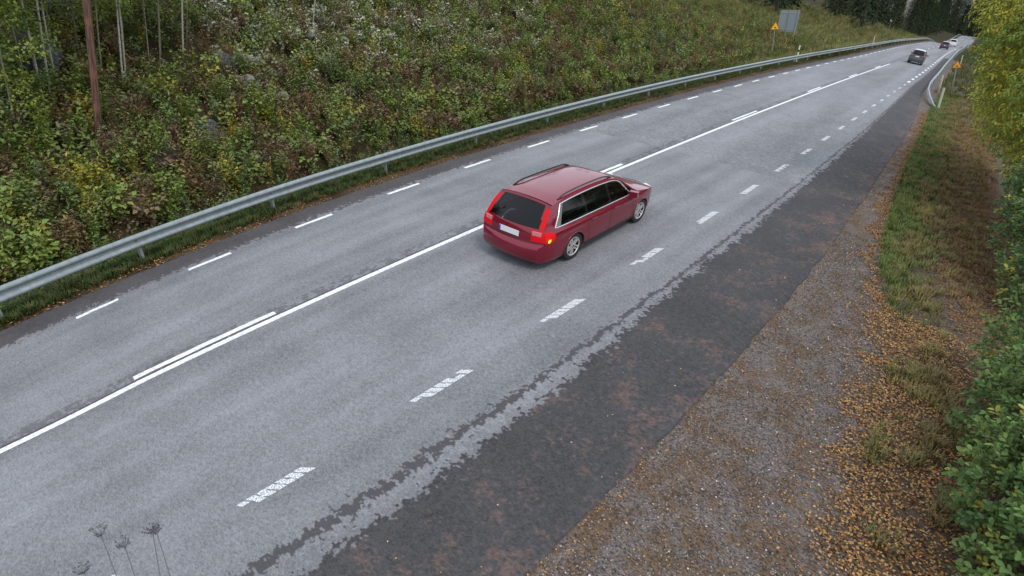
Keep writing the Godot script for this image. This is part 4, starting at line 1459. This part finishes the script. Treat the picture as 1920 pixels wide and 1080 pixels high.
func build_car(called: String, label: String, sp: Dictionary, s: float, d: float, scale_: Vector3, nx: int, ny: int) -> Node3D:
	var at := on_road(s, d, 0.014)
	var t := thing(called, label, "car", at, "cars driving away")
	var b := frame(s, d)
	t.basis = b.scaled_local(scale_)
	var length: float = sp.length
	var cx := -length / 2
	var paint: Material = sp.paint
	var arches := [Vector2(sp.axle_rear, sp.wheel_r), Vector2(sp.axle_front, sp.wheel_r)]
	var arch_r: float = sp.wheel_r * 1.12
	# sides
	for side in [1, -1]:
		var pts := []
		var skip := {}
		var panes := {}
		var cells := []
		for i in nx + 1:
			var u := float(i) / nx
			for j in ny + 1:
				var w := float(j) / ny
				var yy: float = sp.low
				var x := lerpf(curve(sp.rear, 0.6), curve(sp.front, 0.6), u)
				var y := lerpf(yy, edge_height(sp, clampf(x, sp.roof_from, length - 0.02)), w)
				# the ends lean with the rear and front outlines
				x = lerpf(curve(sp.rear, y), curve(sp.front, y), u)
				y = lerpf(yy, edge_height(sp, clampf(x, sp.roof_from, length - 0.02)), w)
				x = lerpf(curve(sp.rear, y), curve(sp.front, y), u)
				cells.append(Vector2(x, y))
				pts.append(Vector3(x + cx, y, half_width(sp, x, y) * side))
		for i in nx:
			for j in ny:
				var q := i * (ny + 1) + j
				var m: Vector2 = (cells[q] + cells[q + ny + 2]) / 2
				for a in arches:
					if m.distance_to(a) < arch_r:
						skip[q] = true
				var g := in_side_glass(sp, m.x, m.y)
				if g > 0:
					skip[q] = true
					if not panes.has(g):
						panes[g] = {}
					panes[g][q] = true
		part("body_side", grid(pts, ny + 1, PackedColorArray(), PackedVector2Array(), skip), paint, t)
		for g in panes:
			var rest := {}
			for q in nx * (ny + 1) + ny:
				if not panes[g].has(q):
					rest[q] = true
			var inset := []
			for p in pts:
				inset.append(p - Vector3(0, 0, 0.012 * side))
			part("pillar" if g == 9 else "side_window", grid(inset, ny + 1, PackedColorArray(), PackedVector2Array(), rest), M.car_gloss_black if g == 9 else M.car_glass, t)
	# roof, windscreen and bonnet
	var nz := 20
	var pts := []
	var mids := []
	var x0: float = sp.roof_from
	for i in nx + 1:
		var x := lerpf(x0, curve(sp.front, edge_height(sp, length - 0.05)), float(i) / nx)
		var ye := edge_height(sp, x)
		var ze := half_width(sp, x, ye)
		for j in nz + 1:
			var v := j / float(nz) * 2 - 1
			pts.append(Vector3(x + cx, ye + (curve(sp.top, x) - ye) * (1.0 - pow(absf(v), 2.6)), ze * v))
			mids.append(Vector2(x, v))
	var skip := {}
	var rest := {}
	for i in nx:
		for j in nz:
			var q := i * (nz + 1) + j
			var m: Vector2 = (mids[q] + mids[q + nz + 2]) / 2
			if m.x > sp.screen_top and m.x < sp.screen_low and absf(m.y) < 0.93:
				skip[q] = true
			else:
				rest[q] = true
	part("roof_and_bonnet", grid(pts, nz + 1, PackedColorArray(), PackedVector2Array(), skip), sp.get("roof_finish", paint), t)
	part("windscreen", grid(pts, nz + 1, PackedColorArray(), PackedVector2Array(), rest), M.car_glass, t)
	# rear end
	var rear_pts := []
	var rear_m := []
	var top_y := edge_height(sp, sp.roof_from)
	for i in ny + 1:
		var y := lerpf(sp.low, top_y, float(i) / ny)
		var xr := curve(sp.rear, y)
		var w := half_width(sp, xr, y)
		for j in nz * 2 + 1:
			var v := j / float(nz * 2) * 2 - 1
			var roof_bow := (curve(sp.top, sp.roof_from) - top_y) * (1.0 - pow(absf(v), 2.6)) * smoothstep(0.75, 1.0, float(i) / ny)
			rear_pts.append(Vector3(xr + cx - 0.12 * (1.0 - v * v) * smoothstep(top_y, top_y - 0.35, y), y + roof_bow, w * v))
			rear_m.append(Vector2(v * w, y))
	skip = {}
	var kinds := {"rear_window": {}, "tail_light": {}, "tail_light_": {}, "reverse_light": {}, "reverse_light_": {}}
	for i in ny:
		for j in nz * 2:
			var q := i * (nz * 2 + 1) + j
			var m: Vector2 = (rear_m[q] + rear_m[q + nz * 2 + 2]) / 2
			var w := half_width(sp, curve(sp.rear, m.y), m.y)
			var k := ""
			if m.y > sp.rear_glass.x and m.y < sp.rear_glass.y and absf(m.x) < w - 0.13 - (0.02 if m.y > sp.rear_glass.y - 0.05 else 0.0):
				k = "rear_window"
			elif absf(m.x) > w - 0.095 and m.y > sp.lamp.y and m.y < sp.lamp.z:
				k = "tail_light" if m.x > 0 else "tail_light_"
			elif absf(m.x) > w - sp.lamp_wide and m.y > sp.lamp.x and m.y <= sp.lamp.y:
				k = "reverse_light" if m.x > 0 else "reverse_light_"
			if k != "":
				skip[q] = true
				kinds[k][q] = true
	part("tailgate_and_bumper", grid(rear_pts, nz * 2 + 1, PackedColorArray(), PackedVector2Array(), skip), paint, t)
	for k in kinds:
		rest = {}
		for q in ny * (nz * 2 + 1) + nz * 2:
			if not kinds[k].has(q):
				rest[q] = true
		if rest.size() < ny * (nz * 2 + 1) + nz * 2:
			part(k.trim_suffix("_"), grid(rear_pts, nz * 2 + 1, PackedColorArray(), PackedVector2Array(), rest), M.car_glass if k == "rear_window" else (M.lamp_red if k.begins_with("tail") else sp.lamp_low), t)
	# front end
	pts = []
	var fy := edge_height(sp, length - 0.05)
	for i in 13:
		var y := lerpf(sp.low, fy, i / 12.0)
		var xf := curve(sp.front, y)
		var w := half_width(sp, xf, y)
		for j in nz + 1:
			var v := j / float(nz) * 2 - 1
			pts.append(Vector3(xf + cx + 0.14 * (1.0 - v * v) * (0.6 + 0.4 * sin(PI * i / 12.0)), y + 0.02 * (1 - v * v) * (i / 12.0), w * v))
	part("front_bumper", grid(pts, nz + 1), paint, t)
	# underside and wheel wells
	var sh := Shape.new()
	sh.box(Transform3D(Basis.IDENTITY, Vector3(0, sp.low + 0.10, 0)), Vector3(length * 0.93, 0.2, 1.25))
	for a in arches:
		for side in [1, -1]:
			sh.box(Transform3D(Basis.IDENTITY, Vector3(a.x + cx, sp.wheel_r + 0.12, side * 0.48)), Vector3(arch_r * 2.0, arch_r * 1.5, 0.12))
	part("underbody", sh.mesh(), M.car_black, t)
	# wheels
	for a in arches:
		for side in [1, -1]:
			var w := Node3D.new()
			w.name = "wheel"
			t.add_child(w, true)
			w.position = Vector3(a.x + cx, sp.wheel_r, side * (half_width(sp, a.x, 0.5) - 0.13))
			w.rotation.z = rng.randf() * TAU
			part("tyre", sp.tyre_mesh, M.car_tyre, w)
			part("rim", sp.rim_mesh, M.car_rim, w, Transform3D(Basis(Vector3.UP, 0.0 if side > 0 else PI), Vector3.ZERO))
			var lip := Shape.new()
			var ring := []
			var rr := []
			for k in 25:
				var ang := PI * (-0.08 + 1.16 * k / 24.0)
				var px: float = a.x + cos(ang) * arch_r
				var py: float = sp.wheel_r + sin(ang) * arch_r
				ring.append(Vector3(px + cx, maxf(py, sp.low), side * (half_width(sp, px, maxf(py, sp.low)) - 0.002)))
				rr.append(0.016)
			lip.tube(ring, rr, 6)
			part("wheel_arch", lip.mesh(), paint, t)
	# number plate
	var py: float = sp.plate_y
	var pb := Shape.new()
	var px := curve(sp.rear, py) + cx - 0.133
	var slope := (curve(sp.rear, py + 0.06) - curve(sp.rear, py - 0.06)) / 0.12
	var tilt := Basis(Vector3(0, 0, 1), -atan(slope))
	pb.box(Transform3D(tilt, Vector3(px, py, 0)), Vector3(0.02, 0.115, 0.52))
	var plate_part := part("number_plate", pb.mesh(), M.plate_white, t)
	pb = Shape.new()
	pb.box(Transform3D(tilt, Vector3(px - 0.003, py, -0.24)), Vector3(0.02, 0.112, 0.045))
	part("country_band", pb.mesh(), M.plate_blue, plate_part)
	# mirrors, handles, seats
	for side in [1, -1]:
		var mr := Shape.new()
		var mx: float = sp.glass_front - 0.12
		mr.box(Transform3D(Basis(Vector3.UP, side * 0.2), Vector3(mx + cx, sp.belt + 0.08, side * (half_width(sp, mx, sp.belt) + 0.12))), Vector3(0.11, 0.13, 0.2))
		part("door_mirror", mr.mesh(), paint, t)
		for hx in sp.handles:
			var hd := Shape.new()
			hd.box(Transform3D(Basis(Vector3(0, 0, 1), 0.05), Vector3(hx + cx, sp.belt - 0.11, side * (half_width(sp, hx, sp.belt - 0.11) + 0.012))), Vector3(0.20, 0.028, 0.03))
			part("door_handle", hd.mesh(), paint, t)
	for zz in [-0.36, 0.36]:
		var se := Shape.new()
		var sx: float = sp.axle_front - 1.35
		se.box(Transform3D(Basis(Vector3(0, 0, 1), 0.25), Vector3(sx + cx - 0.25, 0.85, zz)), Vector3(0.14, 0.62, 0.46))
		se.box(Transform3D(Basis(Vector3(0, 0, 1), 0.2), Vector3(sx + cx - 0.36, 1.22, zz)), Vector3(0.10, 0.18, 0.26))
		part("seat", se.mesh(), M.car_black, t)
	var bench := Shape.new()
	bench.box(Transform3D(Basis(Vector3(0, 0, 1), 0.25), Vector3(sp.axle_rear + 0.45 + cx, 0.85, 0)), Vector3(0.14, 0.62, 1.25))
	part("seat", bench.mesh(), M.car_black, t)
	return t

func lathe(profile_: Array, sides: int) -> ArrayMesh:   # profile_: [radius, z]
	var pts := []
	for k in sides + 1:
		var a := TAU * k / sides
		for p in profile_:
			pts.append(Vector3(cos(a) * p[0], sin(a) * p[0], p[1]))
	return grid(pts, profile_.size())

func wheel_meshes(r: float) -> Array:
	var rim := r * 0.70
	var tyre := lathe([[rim, -0.10], [r * 0.93, -0.112], [r * 0.99, -0.085], [r, -0.05], [r, 0.05], [r * 0.99, 0.085], [r * 0.93, 0.112], [rim, 0.10]], 36)
	var sh := Shape.new()
	for k in 5:
		var a := TAU * k / 5
		for off in [-0.16, 0.16]:
			var dirn := Vector3(cos(a + off * 0.55), sin(a + off * 0.55), 0)
			var b := Basis(dirn, Vector3(-dirn.y, dirn.x, 0), Vector3(0, 0, 1))
			sh.box(Transform3D(b, dirn * rim * 0.52 + Vector3(-dirn.y, dirn.x, 0) * off * 0.12 + Vector3(0, 0, 0.075)), Vector3(rim * 0.92, rim * 0.15, 0.03))
	sh.tube([Vector3(0, 0, 0.05), Vector3(0, 0, 0.098)], [rim * 0.24, rim * 0.18], 12)
	var ring := []
	var rr := []
	for k in 33:
		var a := TAU * k / 32
		ring.append(Vector3(cos(a), sin(a), 0) * rim * 0.955 + Vector3(0, 0, 0.09))
		rr.append(0.016)
	sh.tube(ring, rr, 6)
	return [tyre, sh.mesh()]

func build_cars():
	var glass := mat("car_glass", Color(0.02, 0.024, 0.026, 0.86), 0.04)
	glass.transparency = BaseMaterial3D.TRANSPARENCY_ALPHA
	var reflection_glass := mat("quarter_glass_reflection", Color(0.40, 0.41, 0.38), 0.08)  # opaque grey, reflected light put into the colour
	glass.metallic_specular = 0.4
	mat("car_gloss_black", lin(0.01, 0.01, 0.011), 0.12)
	mat("car_black", lin(0.012, 0.012, 0.013), 0.8)
	mat("car_tyre", lin(0.018, 0.018, 0.019), 0.85)
	mat("car_rim", lin(0.62, 0.61, 0.60), 0.35, 0.5)
	mat("plate_white", lin(0.66, 0.68, 0.70), 0.4)
	mat("plate_blue", lin(0.03, 0.06, 0.35), 0.4)
	mat("chrome", lin(0.75, 0.76, 0.78), 0.15, 0.9)
	var red_lamp := mat("lamp_red", lin(0.50, 0.006, 0.012), 0.4)
	red_lamp.metallic_specular = 0.25
	red_lamp.emission_enabled = true
	red_lamp.emission = lin(0.9, 0.008, 0.012)
	red_lamp.emission_energy_multiplier = 0.12
	mat("lamp_pink", lin(0.62, 0.22, 0.22), 0.12)
	var red := mat("red_paint", lin(0.205, 0.006, 0.022), 0.34, 0.35)
	red.clearcoat_enabled = true
	red.clearcoat = 1.0
	red.clearcoat_roughness = 0.06
	red.metallic_specular = 0.25
	var wheels := wheel_meshes(0.325)
	var estate := {
		"length": 4.82, "low": 0.20, "belt": 0.93, "belt_rise": -0.008, "roof_from": 0.50, "wheel_r": 0.325, "axle_rear": 1.06, "axle_front": 3.875,
		"top": [[0.45, 1.46], [0.9, 1.515], [1.8, 1.545], [2.5, 1.53], [2.85, 1.475], [3.2, 1.27], [3.58, 1.025], [3.9, 0.96], [4.4, 0.86], [4.7, 0.76], [4.82, 0.68]],
		"drop": [[0.45, 0.05], [2.6, 0.055], [3.3, 0.045], [3.7, 0.05], [4.82, 0.03]],
		"plan": [[0.0, 0.72], [0.07, 0.79], [0.18, 0.85], [0.4, 0.90], [1.0, 0.925], [2.4, 0.93], [3.8, 0.92], [4.25, 0.875], [4.5, 0.81], [4.68, 0.70], [4.82, 0.5]],
		"section": [[0.2, 0.93], [0.3, 0.975], [0.55, 1.0], [0.8, 0.995], [0.89, 0.97], [0.95, 0.925], [1.2, 0.83], [1.42, 0.72], [1.5, 0.665]],
		"rear": [[0.2, 0.10], [0.32, 0.02], [0.5, 0.0], [0.60, 0.03], [0.66, 0.10], [0.8, 0.11], [0.95, 0.14], [1.05, 0.19], [1.25, 0.33], [1.41, 0.46], [1.5, 0.5]],
		"front": [[0.2, 4.68], [0.35, 4.80], [0.55, 4.82], [0.7, 4.78], [0.8, 4.7], [1.5, 4.6]],
		"glass_front": 3.36, "glass_rear": 0.40, "pillar_lean": 0.62, "pillars": [1.55, 2.48], "screen_top": 2.86, "screen_low": 3.55,
		"rear_glass": Vector2(0.98, 1.385), "lamp": Vector3(0.70, 0.95, 1.34), "lamp_wide": 0.27, "plate_y": 0.80, "handles": [1.72, 2.62],
		"paint": red, "lamp_low": M.lamp_red, "tyre_mesh": wheels[0], "rim_mesh": wheels[1]}
	var car := build_car("estate_car", "dark red estate car with roof rails crossing the middle of the road", estate, 19.44, 1.90, Vector3(1.225, 1.10, 1.18), 150, 70)
	var cx := -2.41
	for side in [1, -1]:
		# roof rails
		var sh := Shape.new()
		var path := []
		var radii := []
		for k in 15:
			var x := lerpf(0.75, 2.75, k / 14.0)
			var lift := 0.055 * smoothstep(0.0, 0.12, k / 14.0) * smoothstep(1.0, 0.88, k / 14.0)
			path.append(Vector3(x + cx, edge_height(estate, x) + 0.012 + lift, side * (half_width(estate, x, edge_height(estate, x)) - 0.06)))
			radii.append(0.02)
		sh.tube(path, radii, 6)
		part("roof_rail", sh.mesh(), M.car_black if side < 0 else mat("rail_dark", lin(0.09, 0.05, 0.055), 0.35, 0.4), car)
		# bright trim round the side windows
		sh = Shape.new()
		var loop := []
		for k in 40:
			var x := lerpf(0.44, 3.34, k / 39.0)
			var y := 0.955 + (x - 2.0) * -0.008
			loop.append(Vector3(x + cx, y, side * (half_width(estate, x, y) + 0.004)))
		for k in 40:
			var x := lerpf(3.34, 0.75, k / 39.0)
			var y := maxf(edge_height(estate, x) - 0.05, 0.955)
			if x < 2.95:
				loop.append(Vector3(x + cx, y, side * (half_width(estate, x, y) + 0.004)))
		for k in 10:
			var f := k / 9.0
			var y := lerpf(edge_height(estate, 0.75) - 0.05, 0.97, f)
			var x := lerpf(0.72, 0.42, f)
			loop.append(Vector3(x + cx, y, side * (half_width(estate, x, y) + 0.004)))
		radii = []
		for k in loop.size():
			radii.append(0.017)
		sh.tube(loop, radii, 5)
		part("window_trim", sh.mesh(), M.chrome, car)
		# pale grey quad painting a reflection on the quarter glass behind the rear door
		sh = Shape.new()
		var y0 := 0.985
		var y1 := edge_height(estate, 0.75) - 0.07
		sh.quad(Vector3(0.45 + cx, y0, side * (half_width(estate, 0.45, y0) + 0.003)), Vector3(0.60 + cx, y0, side * (half_width(estate, 0.6, y0) + 0.003)), Vector3(0.80 + cx, y1, side * (half_width(estate, 0.8, y1) + 0.003)), Vector3(0.71 + cx, y1, side * (half_width(estate, 0.71, y1) + 0.003)))
		part("quarter_reflection", sh.mesh(), reflection_glass, car)
		# headlights
		sh = Shape.new()
		sh.box(Transform3D(Basis(Vector3.UP, side * -0.55), Vector3(4.62 + cx, 0.70, side * 0.60)), Vector3(0.14, 0.12, 0.30))
		part("headlight", sh.mesh(), M.plate_white, car)
		# lower lamp cluster
		sh = Shape.new()
		sh.box(Transform3D(Basis(Vector3.UP, side * 0.25), Vector3(0.082 + cx, 0.885, side * 0.64)), Vector3(0.03, 0.085, 0.20))
		part("reverse_light", sh.mesh(), M.lamp_pink, car)
		# the lamp wraps round the corner of the body
		var wrap := []
		for k in 9:
			for j in 6:
				var y := lerpf(0.71, 0.93, j / 5.0)
				var x := lerpf(curve(estate.rear, y), 0.40 - 0.10 * absf(j - 2.5) / 2.5, k / 8.0)
				wrap.append(Vector3(x + cx, y, side * (half_width(estate, x, y) + 0.006)))
		part("tail_light", grid(wrap, 6), M.lamp_red, car)
	# shut lines of doors, tailgate and bumper
	for side in [1, -1]:
		for x0 in [1.5, 2.42, 3.42]:
			var sl := Shape.new()
			var path := []
			var radii := []
			for k in 12:
				var y := lerpf(0.30, 0.93, k / 11.0)
				var x: float = x0 + (0.10 * smoothstep(0.75, 0.4, y) if x0 < 2.0 else 0.0)
				path.append(Vector3(x + cx, y, side * (half_width(estate, x, y) - 0.001)))
				radii.append(0.005)
			sl.tube(path, radii, 4)
			part("door_gap", sl.mesh(), M.car_black, car)
		var sill := Shape.new()
		var sp_ := []
		var sr := []
		for k in 20:
			var x := lerpf(1.45, 3.5, k / 19.0)
			sp_.append(Vector3(x + cx, 0.27, side * (half_width(estate, x, 0.27) - 0.006)))
			sr.append(0.03)
		sill.tube(sp_, sr, 6)
		part("sill_strip", sill.mesh(), M.car_black, car)
	var gap := Shape.new()
	var gp := []
	var gr := []
	for k in 31:
		var v := k / 15.0 - 1.0
		var y := 0.655 + 0.05 * pow(absf(v), 6.0)
		var xr := curve(estate.rear, y)
		gp.append(Vector3(xr + cx - 0.12 * (1.0 - v * v) - 0.001, y, v * 0.97 * half_width(estate, xr, y)))
		gr.append(0.010)
	gap.tube(gp, gr, 5)
	part("bumper_gap", gap.mesh(), M.car_black, car)
	var tow := Shape.new()
	tow.box(Transform3D(Basis.IDENTITY, Vector3(0.16 + cx, 0.215, 0)), Vector3(0.16, 0.09, 1.2))
	part("bumper_skirt", tow.mesh(), M.car_black, car)
	# the flashing indicator
	var amber := mat("indicator_amber", lin(0.8, 0.4, 0.02), 0.3)
	amber.emission_enabled = true
	amber.emission = lin(1.0, 0.62, 0.02)
	amber.emission_energy_multiplier = 1.0
	var ind := Shape.new()
	ind.box(Transform3D(Basis(Vector3.UP, 0.25), Vector3(0.24 + cx, 0.752, half_width(estate, 0.24, 0.752) + 0.004)), Vector3(0.17, 0.05, 0.02))
	part("indicator", ind.mesh(), amber, car)
	var glow := OmniLight3D.new()
	glow.name = "indicator_light"
	car.add_child(glow, true)
	glow.position = Vector3(0.2 + cx, 0.752, 1.0)
	glow.light_color = Color(1.0, 0.72, 0.2)
	glow.light_energy = 0.01
	glow.omni_range = 6.0
	glow.light_size = 0.05
	glow.shadow_enabled = true
	# the cars further on
	var suv := estate.duplicate()
	var dark := mat("anthracite_paint", lin(0.045, 0.05, 0.055), 0.3, 0.3)
	dark.clearcoat_enabled = true
	suv.merge({"length": 4.45, "paint": dark, "roof_finish": mat("sky_reflection_paint", lin(0.55, 0.57, 0.58), 0.3, 0.3), "belt": 1.0, "roof_from": 0.42,  # dark car: sky reflection painted as a pale roof and bonnet
		"top": [[0.38, 1.58], [0.9, 1.64], [1.8, 1.66], [2.3, 1.64], [2.6, 1.58], [2.95, 1.38], [3.3, 1.12], [3.6, 1.05], [4.1, 0.97], [4.45, 0.8]],
		"plan": [[0.0, 0.82], [0.12, 0.88], [0.4, 0.93], [1.0, 0.94], [3.6, 0.93], [4.1, 0.86], [4.45, 0.65]],
		"section": [[0.2, 0.95], [0.4, 0.99], [0.7, 1.0], [0.95, 0.97], [1.05, 0.92], [1.3, 0.83], [1.52, 0.72], [1.6, 0.67]],
		"rear": [[0.2, 0.10], [0.35, 0.0], [0.6, 0.0], [0.7, 0.05], [1.0, 0.10], [1.3, 0.25], [1.53, 0.4], [1.6, 0.42]],
		"front": [[0.2, 4.3], [0.5, 4.45], [0.8, 4.4], [0.95, 4.3], [1.6, 4.2]], "axle_rear": 0.95, "axle_front": 3.55, "wheel_r": 0.345, "low": 0.25,
		"glass_front": 3.1, "glass_rear": 0.45, "pillars": [1.3, 2.2], "screen_top": 2.6, "screen_low": 3.25, "rear_glass": Vector2(1.06, 1.5), "lamp": Vector3(0.98, 1.0, 1.24), "lamp_wide": 0.15, "plate_y": 0.88, "handles": [1.45, 2.4]}, true)
	wheels = wheel_meshes(0.345)
	suv.tyre_mesh = wheels[0]
	suv.rim_mesh = wheels[1]
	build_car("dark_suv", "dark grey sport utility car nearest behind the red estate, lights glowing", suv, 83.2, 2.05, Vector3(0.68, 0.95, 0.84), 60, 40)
	var purple := mat("aubergine_paint", lin(0.030, 0.012, 0.030), 0.3, 0.3)
	purple.clearcoat_enabled = true
	var hatch := estate.duplicate()
	hatch.merge({"paint": purple, "lamp": Vector3(0.84, 0.95, 0.96), "roof_finish": M.sky_reflection_paint}, true)  # pale top is painted sky reflection, the body colour is dark
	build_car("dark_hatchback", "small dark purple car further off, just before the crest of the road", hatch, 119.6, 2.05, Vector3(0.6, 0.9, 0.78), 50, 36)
	var white := mat("white_paint", lin(0.72, 0.73, 0.74), 0.3)
	white.clearcoat_enabled = true
	var van := suv.duplicate()
	van.merge({"paint": white, "roof_finish": white}, true)
	build_car("white_car", "white car farthest away where the road dips out of sight", van, 132.6, 2.3, Vector3(0.68, 0.95, 0.88), 50, 36)
